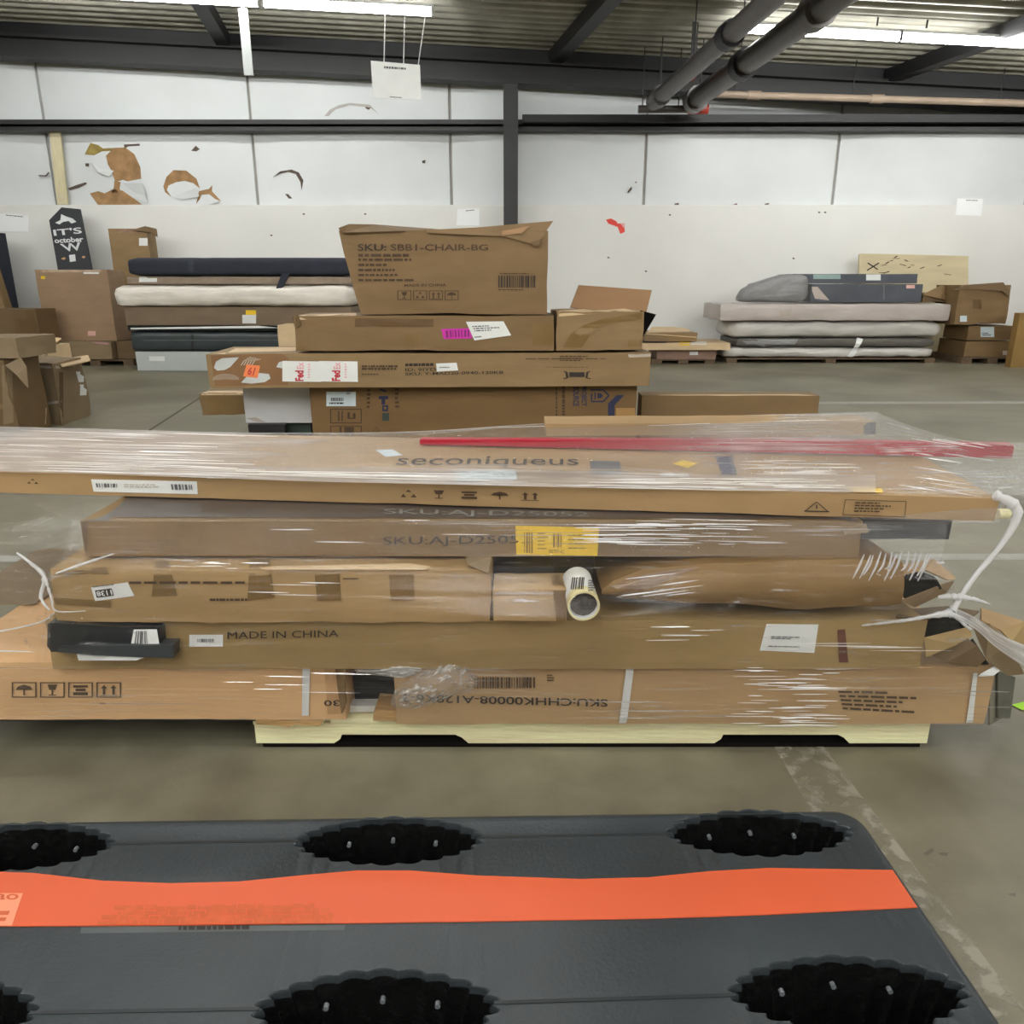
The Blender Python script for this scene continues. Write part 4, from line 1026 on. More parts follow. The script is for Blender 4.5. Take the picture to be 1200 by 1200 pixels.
flap('torn_top', [(530, 774, 1.615), (580, 771, 1.615), (600, 775, 1.61), (596, 780, 1.61), (536, 786, 1.61)], K1, c.root, .003)
flap('torn_top', [(560, 770, 1.63), (612, 769, 1.63), (624, 774, 1.612), (560, 776, 1.612)], K2, c.root, .003)
decal(c, ((960, 775), (1140, 778), (1145, 789), (960, 785)), mat('crease_card', S(176, 142, 102), .5), 'taped_edge', n=(10, 2))
# things stuffed between the two bottom cartons
c = carton('black_board', 'black flat panels stacked between the two bottom cartons', xat(415, 810, 1.72), xat(470, 810, 1.72), 1.72, 2.1, PT, zat(791, 1.72), BLACKF, dent=.002, seed=103)
for i, v_ in enumerate((799, 805, 811, 817)): decal(c, R4(404, v_, 462, v_ + .8), mat('panel_edge', S(66, 70, 76), .4), 'panel_edge', n=(3, 1))
c = carton('white_strip', 'white plastic strip lying below the black panels', xat(408, 829, 1.66), xat(458, 829, 1.66), 1.665, 1.70, zat(836, 1.66), zat(829, 1.66), STRAPW, dent=.002, seed=104)

# ---- layer 2
Z20 = Z11 + .004; Z21 = zat(727, 1.6)
c = carton('long_carton', 'long tan carton marked made in china, second layer of the load', xat(57, 750, 1.6), xat(1083, 750, 1.6), 1.6, 2.15, Z20, Z21, K2L, dent=.004, seed=105, group=LG2, n=(50, 6, 8), bulge=.004)
text(c, 'MADE IN CHINA', ((267, 740), (397, 738), (397, 746), (267, 748.5)), INK, .0)
decal(c, R4(222, 743.5, 261.5, 757.5), PAPER, 'label'); barcode(c, R4(232, 748, 251, 752), INK_GREY, 8, eps=.003, n=18)
decal(c, ((898, 731), (959, 731.5), (954, 765), (890, 762)), PAPER, 'shipping_label', n=(6, 4)); scribble(c, ((903, 745), (945, 746), (944, 750), (903, 749)), 2, INK_GREY, 5, eps=.003); scribble(c, ((900, 756), (940, 757), (940, 759), (900, 758)), 1, INK_GREY, 6, eps=.003)
decal(c, ((981, 738), (990, 737), (994, 776), (983, 776)), mat('maroon_tape', S(104, 64, 54), .4), 'tape', n=(1, 5))
decal(c, ((560, 728), (690, 728), (688, 745), (566, 744)), mat('carton_shadow', S(140, 108, 74), .5), 'tape') if False else None  # switched off: painted shadow of the small carton jutting out above
# torn right end: flaps standing round a dark opening
prism_px('opening_shade', [(1083, 731), (1092, 725), (1108, 724), (1126, 721), (1138, 727), (1133, 738), (1110, 744), (1086, 750)], 1.63, .02, SHADE_IN, c.root)  # black sheet standing in for the shade inside the torn end
flap('open_flap', [(1083, 747, 1.6), (1137, 734, 1.62), (1139, 745, 1.60), (1120, 756, 1.58), (1085, 770, 1.59)], K2L, c.root, .004)
flap('top_flap', [(1050, 722, 1.60), (1085, 726, 1.60), (1095, 722, 1.62), (1128, 720, 1.64), (1137, 724, 1.64), (1148, 716, 1.72), (1110, 710, 1.76), (1060, 714, 1.72)], K3, c.root, .004)
flap('crumpled_flap', [(1092, 768, 1.60), (1130, 745, 1.60), (1145, 757, 1.58), (1155, 773, 1.58), (1145, 782, 1.58), (1110, 776, 1.59)], K3, c.root, .004)
flap('bent_flap', [(1140, 735, 1.62), (1160, 732, 1.60), (1185, 757, 1.60), (1200, 790, 1.62), (1180, 792, 1.62), (1155, 772, 1.60)], K6, c.root, .004)
flap('side_flap', [(1150, 712, 1.72), (1200, 728, 1.74), (1172, 738, 1.62), (1150, 726, 1.64)], K1L, c.root, .004)
flap('side_flap', [(1172, 738, 1.62), (1202, 728, 1.74), (1204, 756, 1.74), (1186, 752, 1.62)], K2L, c.root, .004)
mesh_obj('tear_shade', loc_of(c.root, [P(1112, 768, 1.63), P(1140, 748, 1.63), P(1160, 780, 1.63), P(1130, 786, 1.63)]), [(0, 1, 2, 3)], SHADE_IN, c.root)  # shade behind the torn flaps, laid in as a black sheet
# black film parcel at its left end
r = thing('black_parcel', 'black plastic-wrapped parcel with barcode label at the left of the load', 'parcel', tuple(P(130, 770, 1.57)))
cb = Carton(); cb.root = r; cb.h = .1
pts = [(56, 731), (62, 730), (155, 735), (159, 736), (186, 737), (188, 757), (170, 759), (60, 764), (55, 757)]
fr = [P(u, v_, 1.565) for u, v_ in pts]; v, f = prism_pts(loc_of(r, fr), loc_of(r, [p + Vector((0, .03, 0)) for p in fr]))
finish(cb, [Vector(p) for p in v], f, BLACKF, smooth=False)
decal(cb, ((157, 737.5), (184, 737), (187, 755), (154, 754)), PAPER, 'barcode_label', eps=.001); barcode(cb, ((160, 739), (172, 739), (173, 754), (158, 754)), INK_GREY, 3, eps=.002, n=8)
prism_px('lower_bar', [(70, 758), (120, 757), (203, 756), (203, 771.5), (110, 768), (66, 764)], 1.556, .035, mat('charcoal_plastic', S(62, 66, 68), .35, .1, 9), r)
prism_px('paper_edge', [(90, 766.5), (168, 771), (160, 774), (92, 774)], 1.562, .004, PAPER, r)
# carton end further back at the left, seen through the film
c = carton('stub_carton', 'brown carton end behind the film at the left of the load', xat(-60, 735, 1.95), xat(46, 735, 1.95), 1.95, 2.4, zat(776, 1.622) + .004, zat(706, 1.95), K6, dent=.015, seed=107, group=LG2)
decal(c, ((-5, 712), (46, 708), (44, 726), (0, 732)), K3, 'dark_patch')

# ---- layer 3
Z30 = Z21 + .004; Z31 = zat(667, 1.58)
c = carton('long_carton', 'taped tan carton with small black and white number label, third layer left', xat(61, 690, 1.58), xat(574, 690, 1.58), 1.58, 2.1, Z30, Z31, K_MID, dent=.009, seed=108, group=LG2, n=(36, 6, 8))
cl = c
decal(c, ((62, 672), (100, 668), (125, 664), (128, 673), (100, 676), (66, 686))[:4], TAPE, 'tape', n=(5, 2))
for q in (((182, 658), (198, 658), (208, 698), (178, 699)), ((293, 656), (316, 656), (322, 700), (290, 704)), ((368, 666), (398, 666), (400, 703), (372, 704)), ((455, 666), (485, 666), (486, 704), (458, 704)), ((62, 700), (130, 704), (130, 712), (66, 708))):
    decal(c, q, TAPE, 'tape', n=(3, 5))
decal(c, ((107, 688), (150, 682), (158, 698), (112, 704)), PAPER, 'number_label', n=(3, 2), eps=.0018)
decal(c, ((112, 691.5), (131, 689), (134, 697.5), (114, 700)), INK, 'black_field', n=(2, 2), eps=.0024); text(c, '1138', ((132.5, 696.5), (115, 698.5), (113.5, 692.5), (131, 690.5)), PAPER, .02, eps=.003)
scribble(c, ((109, 686.5), (144, 682.5), (144.5, 685), (110, 689)), 1, INK_GREY, 7, eps=.003)
scribble(c, R4(152, 681, 290, 685), 1, INK_SOFT, 61, .7, ragged=False); scribble(c, R4(246, 701, 290, 704), 1, INK_SOFT, 62, .9, ragged=False); scribble(c, R4(402, 677, 426, 680), 1, INK_SOFT, 63)
flap('torn_edge', [(300, 664, 1.60), (480, 660, 1.60), (505, 664, 1.58), (498, 667, 1.575), (310, 667, 1.575)], K5, c.root, .002)
flap('corner_flap', [(545, 652, 1.62), (576, 652, 1.60), (572, 672, 1.57), (548, 662, 1.58)], K6, c.root, .003)
# crushed carton, third layer right
r = thing('crushed_carton', 'crushed bulging carton with torn dark hole, third layer right', 'box', tuple(P(880, 715, 1.62)), group=LG2)
cr = Carton(); cr.root = r; cr.h = .12
V, Fc = grid_box(1, 1, 1, 36, 6, 10)
top = [(706, 692), (720, 681), (750, 671), (800, 664), (860, 660), (920, 656), (1000, 656), (1058, 660)]
bot = [(706, 697), (730, 704), (780, 706), (850, 709), (940, 713), (1000, 713), (1040, 712), (1057, 706)]
def lerp_pts(pts, t):
    k = t * (len(pts) - 1); i = min(int(k), len(pts) - 2); s_ = k - i
    return (pts[i][0] + (pts[i + 1][0] - pts[i][0]) * s_, pts[i][1] + (pts[i + 1][1] - pts[i][1]) * s_)
out = []
for p in V:
    t = p.x + .5; a = P(*lerp_pts(top, t), 1.6); b = P(*lerp_pts(bot, t), 1.6)
    q = b.lerp(a, p.z)
    q.y += p.y * .5 - .018 * math.sin(math.pi * p.z) * (1 - p.y) * min(1, t * 4)
    q.y += .012 * max(0, math.sin(t * 9 - p.z * 2.4)) * (1 - p.y)
    q += noise.noise_vector(q * 9) * .006
    if p.y > .05: q.z = min(q.z, Z31 + .004)
    out.append(ROOTM[r.name].inverted() @ q)
finish(cr, out, Fc, K_CRUSH)
zc = min((ROOTM[r.name] @ q).z for q in out)
decal(cr, ((705, 690), (760, 672), (820, 664), (760, 690)), mat('film_covered_card', S(150, 126, 104), .35), 'tape', n=(5, 3))
flap('torn_flap', [(1056, 662, 1.60), (1095, 655, 1.70), (1121, 678, 1.72), (1112, 680, 1.70), (1085, 668, 1.64), (1058, 674, 1.60)], K1L, r, .004)
flap('torn_flap', [(1057, 705, 1.59), (1100, 688, 1.66), (1118, 682, 1.72), (1110, 694, 1.68), (1072, 712, 1.60)], K3, r, .004)
prism_px('hole_shade', [(1055, 671), (1064, 674), (1080, 671), (1097, 677), (1101, 684), (1104, 690), (1088, 693), (1076, 699), (1061, 702), (1057, 690)], 1.66, .01, SHADE_IN, r)  # black plate that paints the shade within the torn hole
# dark block, small carton and tube in the gap
c = carton('dark_block', 'black box deep in the gap between the third-layer cartons', xat(560, 680, 1.74), xat(696, 680, 1.74), 1.74, 2.1, Z30, zat(652, 1.74), mat('charcoal_box', S(22, 23, 26), .5, .1, 5), dent=.002, seed=109)
decal(c, R4(600, 664, 640, 670), mat('dark_green_label', S(58, 66, 64), .5), 'label'); 
c = carton('navy_block', 'small charcoal block above the small tan carton', xat(576, 680, 1.66), xat(648, 680, 1.66), 1.66, 1.735, Z30, zat(664, 1.66), mat('slate_plastic', S(44, 47, 54), .5), dent=.002, seed=110)
c = carton('small_carton', 'small tan carton jutting out of the gap beside the tube', xat(578, 710, 1.55), xat(664, 710, 1.55), 1.555, 1.655, zat(729, 1.55), zat(692, 1.55), K_MID, dent=.004, seed=111)
decal(c, ((579, 694), (664, 694), (664, 696), (579, 696.6)), CLEARTAPE, 'tape'); decal(c, ((646, 674), (664, 674), (663, 728), (652, 728)), TAPE, 'tape', n=(2, 6))
tw = thing('cardboard_tube', 'white mailing tube with yellow band pointing out of the gap', 'tube', tuple(P(684, 712, 1.50)), (0, 0, 0))
ta = P(684, 710, 1.5); tb = ta + Vector((-.004, .13, .006)); rr = .0335
def ring_tube(name, a, b, r0, r1, m, parent):
    d = (b - a).normalized(); x = d.cross(Vector((0, 0, 1))).normalized(); y = d.cross(x)
    v = []; f = []; n = 28
    for (p, rad) in ((a, r1), (a, r0), (b, r0), (b, r1)):
        for k in range(n):
            t = 2 * math.pi * k / n; v.append(p + (x * math.cos(t) + y * math.sin(t)) * rad)
    for i in range(4):
        j = (i + 1) % 4
        for k in range(n):
            k2 = (k + 1) % n; f.append((i * n + k, i * n + k2, j * n + k2, j * n + k))
    return mesh_obj(name, loc_of(parent, v), f, m, parent, smooth=True, sharp=40)
ring_tube('tube_wall', ta, tb, rr, rr - .004, PAPER, tw)
ring_tube('cream_band', ta - Vector((0, .002, 0)), ta.lerp(tb, .2), rr + .0008, rr - .003, mat('cream_paper', S(226, 216, 168), .5), tw)
tube('end_plug', [ta + Vector((0, .012, 0)), ta + Vector((0, .03, 0))], rr - .005, mat('crumpled_foil', S(86, 82, 80), .2, .3, 40, bump=1.0, bscale=60), tw)
ct = Carton(); ct.root = tw; ct.h = .05; ct.M = ROOTM[tw.name]; ct.Mi = ct.M.inverted(); ct.o = ct.Mi @ CAM; ct.M3 = ct.Mi.to_3x3()
tm = [o for o in tw.children if o.name.startswith('tube_wall')] or [o for o in bpy.data.objects if o.parent == tw and o.name.startswith('tube_wall')]
ct.bvh = BVHTree.FromPolygons([tuple(v.co) for v in tm[0].data.vertices], [tuple(p.vertices) for p in tm[0].data.polygons])
barcode(ct, ((671, 677), (685, 677), (684, 691), (669, 691)), INK, 5, eps=.0012, n=14); scribble(ct, R4(689, 680, 699, 694), 5, INK_GREY, 9, eps=.0012); polys(ct, ((690, 698), (703, 697), (703, 704), (690, 703)), [rect(0, 0, 1, 1)], YELLOW, 'yellow_mark', eps=.0015)

# ---- layer 4
Z40 = Z31 + .008; Z41 = zat(611, 1.64)
c = carton('long_carton', 'long carton with yellow label and black top, fourth layer of the load', xat(96, 630, 1.64), xat(1010, 630, 1.64), 1.64, 2.12, Z40, Z41, K_L4, dent=.004, seed=112, group=LG2, n=(44, 8, 6))
decal(c, ((98, 606.5), (1009, 609), (1000, 590), (122, 579)), mat('dark_top_print', S(78, 70, 66), .35, .12, 6), 'dark_top', n=(30, 4), eps=.001)
text(c, 'SKU:AJ-D25052', ((449, 629), (622, 627), (622, 639), (449, 641)), INK, .0)
text(c, 'SKU:AJ-D25052', ((450, 597), (690, 601), (690, 608), (450, 605)), mat('pale_grey_print', S(140, 140, 134), .6), .0) 
decal(c, ((604, 615.5), (702, 618), (700, 651), (605, 650)), YELLOW, 'yellow_label', n=(6, 4), eps=.002)
IY = mat('dark_yellow_ink', S(138, 112, 16), .6)
for q, s_ in ((((614, 623), (625, 623), (625, 648), (614, 647)), 1), (((648, 625), (658, 625), (658, 641), (648, 641)), 2)): barcode(c, q, IY, s_, eps=.003, n=7)
scribble(c, R4(630, 624, 644, 646), 5, IY, 3, .3, eps=.003); scribble(c, R4(666, 626, 698, 646), 4, IY, 5, .3, eps=.003)
text(c, 'SETP-C', ((643, 643.5), (661, 644), (661, 648), (643, 647.5)), IY, .02, eps=.003)
decal(c, ((96, 612), (103, 611), (102, 647), (97, 645)), K3, 'worn_corner', n=(1, 5)); decal(c, ((182, 612), (240, 612), (230, 646), (186, 646)), TAPE, 'tape')
c = carton('dark_carton', 'dark box end under the right end of the top carton', xat(1012, 628, 1.76), xat(1112, 628, 1.76), 1.76, 2.1, Z40, zat(609, 1.76), SLATE, dent=.004, seed=113, group=LG2)
flap('torn_flap', [(985, 612, 1.66), (1015, 614, 1.64), (1018, 624, 1.63), (990, 627, 1.63)], K6, c.root, .003)

# ---- layer 5: the big flat carton, turned a little
A = PZ(0, 577, Z41 + .004); B = PZ(1166, 611, Z41 + .004)
d5 = (B - A); yaw5 = math.atan2(d5.y, d5.x); L5 = d5.length + .3; A0 = A - d5.normalized() * .3
mid = (A0 + B) / 2
h5 = .053
c = carton('wide_flat_carton', 'wide flat carton with large lettering on top, crowning the wrapped load', mid.x - L5 / 2, mid.x + L5 / 2, mid.y, mid.y + .54, Z41 + .004, Z41 + .004 + h5, K1L, yaw=math.degrees(yaw5), dent=.003, seed=114, group=LG2, n=(50, 12, 4))
c5 = c; Z51 = Z41 + .004 + h5
text(c, 'seconiqueus', ((468, 534.5), (678, 536), (678, 549), (462, 549.5)), INK, .0)
text(c, 'seconique.com', ((470, 551), (680, 552), (682, 561), (462, 561)), INK_SOFT, .0)
decal(c, ((691, 540.5), (726, 541), (728, 550), (692, 550)), INK_GREY, 'grey_square'); decal(c, ((692, 551.5), (728, 552), (729, 558), (692, 558)), INK_GREY, 'grey_square')
decal(c, ((788, 544), (800, 540), (819, 542.5), (806, 549)), YELLOW, 'yellow_sticker', n=(2, 2)); decal(c, ((838, 535), (858, 535), (864, 558), (846, 558)), INK_NAVY, 'blue_tape')
decal(c, ((440, 528), (460, 527), (472, 534), (452, 536)), PAPER_BLUE, 'small_label'); decal(c, ((533, 553), (604, 552), (607, 563), (536, 565)), PAPER_BLUE, 'pale_label', eps=.002); decal(c, ((774, 555), (806, 556), (808, 559), (774, 559)), PAPER, 'small_label')
decal(c, ((107, 561.5), (231, 564), (232, 579), (110, 576)), PAPER, 'long_label', n=(8, 2)); barcode(c, ((113, 566), (138, 566.5), (138, 571), (114, 570.5)), INK_GREY, 9, eps=.003, n=12); barcode(c, ((201, 567), (227, 567.5), (228, 574), (202, 573.5)), INK_GREY, 11, eps=.003, n=12); scribble(c, R4(146, 567, 194, 572), 2, INK_PALE, 12, eps=.003)
icons(c, ((462, 571), (640, 575), (640, 588), (462, 585)), ['recycle', 'glass', 'stack', 'umbrella', 'arrows'], INK_SOFT, border=False)
icons(c, ((28, 559), (50, 560), (50, 569), (28, 568)), ['recycle'], INK_SOFT, border=False)
icons(c, ((938, 585), (976, 586), (976, 602), (938, 601)), ['triangle'], INK, border=False); polys(c, ((990, 585), (1062, 587), (1060, 606), (987, 603)), frame(0, 0, 1, 1, .01, .04), INK_SOFT, 'printed_box'); scribble(c, ((1002, 588), (1050, 589), (1048, 602), (1000, 601)), 4, INK_SOFT, 14, .5)
decal(c, ((996, 573), (1033, 573.5), (1035, 578), (1000, 578)), YELLOW, 'yellow_sticker', n=(3, 1), eps=.002)
tube('wood_dowel_end', [P(1166, 602, 1.70), P(1180, 602, 1.72)], .012, WOOD, c.root)
# ---- on top: carton and red bar
Y6 = PZ(800, 513, Z51).y
c = carton('flat_carton', 'long flat carton lying at the back on top of the wrapped load', xat(640, 505, Y6), xat(1026, 505, Y6), Y6, Y6 + .14, Z51 + .008, Z51 + .045, K1L, roll=-.3, dent=.004, seed=115, group=LG2, n=(30, 5, 5))
decal(c, ((1012, 491), (1026, 490), (1026, 512), (1012, 513)), mat('dark_corner_print', S(70, 72, 72), .5), 'dark_print')
ra = PZ(492, 521, Z51 + .004); rb = PZ(1186, 537, Z51 + .004)
dr = rb - ra
c = carton('red_bar', 'long red metal bar lying on top of the wrapped load', (ra.x + rb.x) / 2 - dr.length / 2, (ra.x + rb.x) / 2 + dr.length / 2, (ra.y + rb.y) / 2, (ra.y + rb.y) / 2 + .035, Z51 + .004, Z51 + .040, RED, yaw=math.degrees(math.atan2(dr.y, dr.x)), dent=.0, seed=116, n=(4, 1, 1), cat='bar', shape=lambda q, fx, fy, fz: Vector((q.x, q.y, q.z * (.40 + .60 * min(1, fx * 1.5) - (.5 if fx == 1 else 0)))))
# ================================================================== STRETCH FILM
def film_mat(name, base, gain, tint, sx=1.2, sy=55.0, rough=0.14, lo=.5, hi=.74, gl=.2, prof=None, rows=None):
    """clear stretch film: see-through, glossy, milky where pleats bunch up"""
    m = bpy.data.materials.new(name); m.use_nodes = True
    nt = m.node_tree; nt.nodes.clear()
    out = N(nt, 'ShaderNodeOutputMaterial')
    tc = N(nt, 'ShaderNodeTexCoord')
    mp = N(nt, 'ShaderNodeMapping'); mp.inputs['Scale'].default_value = (sx, sy, 1)
    nt.links.new(tc.outputs['UV'], mp.inputs['Vector'])
    n1 = N(nt, 'ShaderNodeTexNoise'); n1.inputs['Scale'].default_value = 1.6; n1.inputs['Detail'].default_value = 6; n1.inputs['Roughness'].default_value = .62; n1.inputs['Distortion'].default_value = .25
    nt.links.new(mp.outputs[0], n1.inputs['Vector'])
    mp2 = N(nt, 'ShaderNodeMapping'); mp2.inputs['Scale'].default_value = (sx * 1.1, 5.0, 1)
    nt.links.new(tc.outputs['UV'], mp2.inputs['Vector'])
    n2 = N(nt, 'ShaderNodeTexNoise'); n2.inputs['Scale'].default_value = 1.5; n2.inputs['Detail'].default_value = 3
    nt.links.new(mp2.outputs[0], n2.inputs['Vector'])
    r1 = N(nt, 'ShaderNodeMapRange'); r1.inputs['From Min'].default_value = lo; r1.inputs['From Max'].default_value = hi
    nt.links.new(n1.outputs['Fac'], r1.inputs['Value'])
    r2 = N(nt, 'ShaderNodeMapRange'); r2.inputs['From Min'].default_value = .40; r2.inputs['From Max'].default_value = .66
    nt.links.new(n2.outputs['Fac'], r2.inputs['Value'])
    mu = N(nt, 'ShaderNodeMath', operation='MULTIPLY'); nt.links.new(r1.outputs[0], mu.inputs[0]); nt.links.new(r2.outputs[0], mu.inputs[1])
    ma = N(nt, 'ShaderNodeMath', operation='MULTIPLY_ADD'); nt.links.new(mu.outputs[0], ma.inputs[0]); ma.inputs[1].default_value = gain; ma.inputs[2].default_value = base
    ma.use_clamp = True
    if prof:       # white haze and glare of the film put into its opacity
        sx_ = N(nt, 'ShaderNodeSeparateXYZ'); nt.links.new(tc.outputs['UV'], sx_.inputs[0])
        def ramp(sock, scale, stops):
            d_ = N(nt, 'ShaderNodeMath', operation='DIVIDE'); nt.links.new(sock, d_.inputs[0]); d_.inputs[1].default_value = scale
            rp_ = N(nt, 'ShaderNodeValToRGB'); el = rp_.color_ramp.elements
            while len(el) < len(stops): el.new(.5)
            for e_, (p_, k_) in zip(el, stops): e_.position = p_; e_.color = (k_, k_, k_, 1)
            nt.links.new(d_.outputs[0], rp_.inputs[0]); return rp_.outputs[0]
        mx_ = N(nt, 'ShaderNodeMath', operation='MAXIMUM')
        nt.links.new(ramp(sx_.outputs[0], prof[0], prof[1]), mx_.inputs[0]); nt.links.new(ramp(sx_.outputs[1], rows[0], rows[1]), mx_.inputs[1])
        mm_ = N(nt, 'ShaderNodeMath', operation='MULTIPLY'); nt.links.new(ma.outputs[0], mm_.inputs[0]); nt.links.new(mx_.outputs[0], mm_.inputs[1]); ma = mm_
    bp = N(nt, 'ShaderNodeBump'); bp.inputs['Strength'].default_value = .5; bp.inputs['Distance'].default_value = .004
    nt.links.new(n1.outputs['Fac'], bp.inputs['Height'])
    tr = N(nt, 'ShaderNodeBsdfTransparent'); tr.inputs[0].default_value = (.985, .985, .985, 1)
    df = N(nt, 'ShaderNodeBsdfDiffuse'); df.inputs[0].default_value = tint
    tl = N(nt, 'ShaderNodeBsdfTranslucent'); tl.inputs[0].default_value = tint
    m0 = N(nt, 'ShaderNodeMixShader'); m0.inputs[0].default_value = .4
    nt.links.new(df.outputs[0], m0.inputs[1]); nt.links.new(tl.outputs[0], m0.inputs[2])
    m1 = N(nt, 'ShaderNodeMixShader'); nt.links.new(ma.outputs[0], m1.inputs[0]); nt.links.new(tr.outputs[0], m1.inputs[1]); nt.links.new(m0.outputs[0], m1.inputs[2])
    gs = N(nt, 'ShaderNodeBsdfGlossy'); gs.inputs['Roughness'].default_value = rough; gs.inputs['Color'].default_value = (1, 1, 1, 1)
    nt.links.new(bp.outputs[0], gs.inputs['Normal'])
    fr = N(nt, 'ShaderNodeFresnel'); fr.inputs['IOR'].default_value = 1.5; nt.links.new(bp.outputs[0], fr.inputs['Normal'])
    fm = N(nt, 'ShaderNodeMath', operation='MULTIPLY_ADD'); nt.links.new(fr.outputs[0], fm.inputs[0]); fm.inputs[1].default_value = .22; fm.inputs[2].default_value = gl * .06
    fc = N(nt, 'ShaderNodeMath', operation='MINIMUM'); nt.links.new(fm.outputs[0], fc.inputs[0]); fc.inputs[1].default_value = .2; fm = fc
    m2 = N(nt, 'ShaderNodeMixShader'); nt.links.new(fm.outputs[0], m2.inputs[0]); nt.links.new(m1.outputs[0], m2.inputs[1]); nt.links.new(gs.outputs[0], m2.inputs[2])
    nt.links.new(m2.outputs[0], out.inputs['Surface'])
    return m
FT = (.90, .89, .90, 1)
FILM = film_mat('stretch_film', .02, .9, FT, lo=.54, hi=.72)
FILM_HAZE = film_mat('stretch_film_hazy', .14, .85, (.88, .86, .90, 1), lo=.5, hi=.72)
FILM_MID = film_mat('stretch_film_mid', .12, .9, (.90, .89, .92, 1), lo=.5, hi=.72, prof=(3.0, [(0, .35), (.35, .35), (.52, .9), (.8, .9), (1, .5)]), rows=(10.0, [(0, 0), (1, 0)]))  # more opaque along the right half to paint the glare there
FILM_WHOLE = film_mat('stretch_film_top', .42, .8, FT, lo=.42, hi=.64, prof=(3.2, [(0, 1), (.24, .95), (.40, .35), (.52, .18), (.76, .25), (.85, .7), (.93, .55), (1, .35)]), rows=(.55, [(0, .9), (.10, .4), (.2, 0), (.74, 0), (.86, .75), (1, .9)]))  # more opaque at left and front edge to paint the bright haze
FILM_TOP = film_mat('stretch_film_layered', .20, .85, FT, lo=.44, hi=.66)
FILM_END = film_mat('stretch_film_end', .12, .75, FT, lo=.46, hi=.68)
FILM_LEFT = film_mat('stretch_film_bunched', .38, .8, FT, lo=.40, hi=.62)
FILM_CLEAR = film_mat('stretch_film_single', .012, .75, FT, sx=3, sy=14, lo=.56, hi=.72, gl=.5)
FILM_ROPE = film_mat('stretch_film_rope', .8, .2, (.95, .95, .96, 1), sx=2, sy=8, lo=.4, hi=.6, gl=.5)
FILM_ROPE2 = film_mat('stretch_film_tail', .35, .6, (.94, .94, .96, 1), sx=2, sy=10, lo=.4, hi=.62, gl=.6)
FILM_BAG = film_mat('clear_bag', .22, .9, (.88, .87, .86, 1), sx=6, sy=6, lo=.5, hi=.62, gl=.6)
wrap = thing('stretch_film', 'clear stretch film wound round the pallet load, gathered at both ends', 'film', (0, 1.6, .1))
def crv(pts, t):
    """smooth curve through points, t in 0..1"""
    k = t * (len(pts) - 1); i = min(int(k), len(pts) - 2); s = k - i
    p0, p1, p2, p3 = pts[max(i - 1, 0)], pts[i], pts[i + 1], pts[min(i + 2, len(pts) - 1)]
    return (p1 * 2 + (p2 - p0) * s + (p0 * 2 - p1 * 5 + p2 * 4 - p3) * s * s + (p1 * 3 - p0 - p2 * 3 + p3) * s ** 3) * .5
FILM_V, FILM_F = [], []
def film(name, rows, m, root, nx=80, ny=16, wr=.002, seed=0, uvx=2.0, uvy=.5, uoff=0.0, smooth_rows=False, wfreq=(3, 40)):
    """sheet through rows of (u, v, Y) points, with fine pleats"""
    R = [[P(*q) for q in row] for row in rows]
    v = []; uv = []
    for j in range(ny + 1):
        tj = j / ny
        for i in range(nx + 1):
            ti = i / nx
            cols = [crv(row, ti) for row in R]
            if smooth_rows: p = crv(cols, tj)
            else:
                k = tj * (len(cols) - 1); a = min(int(k), len(cols) - 2); p = cols[a].lerp(cols[a + 1], k - a)
            w = noise.noise(Vector((ti * wfreq[0] + seed, tj * wfreq[1], seed)))
            p = p + Vector((0, -1, .6)) * w * wr
            v.append(p); uv.append((ti * uvx + uoff, tj * uvy + seed * .37))
    f = []
    for j in range(ny):
        for i in range(nx):
            a = j * (nx + 1) + i; f.append((a, a + nx + 1, a + nx + 2, a + 1))
    if root is wrap:
        s0 = len(FILM_V); FILM_V.extend(tuple(p) for p in v); FILM_F.extend(tuple(i + s0 for i in q) for q in f)
    o = mesh_obj(name, loc_of(root, v), f, m, root, smooth=True, sharp=180)
    l = o.data.uv_layers.new(name='UV')
    d = [0.0] * (2 * len(o.data.loops))
    for li, lp in enumerate(o.data.loops): d[2 * li], d[2 * li + 1] = uv[lp.vertex_index]
    l.data.foreach_set('uv', d)
    return o
# over the top carton
def y5(u, v): # distance of the top carton's front edge along the picture
    return PZ(u, v, Z51).y
ZF = Z51 + .007
def onz(u, v, z=None): return (u, v, PZ(u, v, ZF if z is None else z).y)
film('top_film', [[onz(-40, 499), onz(90, 502), onz(225, 506), onz(360, 507), onz(490, 505), (620, 497, 2.46), (755, 490, 2.47), (890, 486, 2.47), (1026, 483, 2.47)],
                  [onz(u, v) for u, v in ((-40, 512), (90, 513), (225, 514), (360, 514))] + [onz(490, 514), (620, 503, 2.29), (755, 500, 2.28), (890, 498, 2.28), (1026, 496, 2.28)],
                  [onz(u, v) for u, v in ((-40, 520), (90, 521), (225, 522), (360, 522))] + [onz(490, 519), (620, 513, 2.20), (755, 513, 2.13), (890, 512, 2.08), (1026, 511, 2.05)],
                  [onz(u, v) for u, v in ((-40, 530), (90, 532), (225, 534), (360, 537), (490, 539), (620, 540), (755, 543), (890, 546), (1026, 548))],
                  [onz(u, v) for u, v in ((-40, 552), (90, 554), (225, 559), (360, 564), (490, 567), (620, 570), (755, 573), (890, 575), (1026, 577))]], FILM_WHOLE, wrap, 150, 54, .003, 0, 3.2, .55)
film('edge_film', [[(-40, 549, 1.955), (300, 560, 1.86), (600, 569, 1.785), (880, 573, 1.715), (1172, 578, 1.635)],
                   [(-40, 578, 1.92), (300, 588, 1.83), (600, 598, 1.745), (880, 605, 1.69), (1172, 613, 1.615)]], FILM_HAZE, wrap, 120, 10, .001, 3, 3.0, .1)
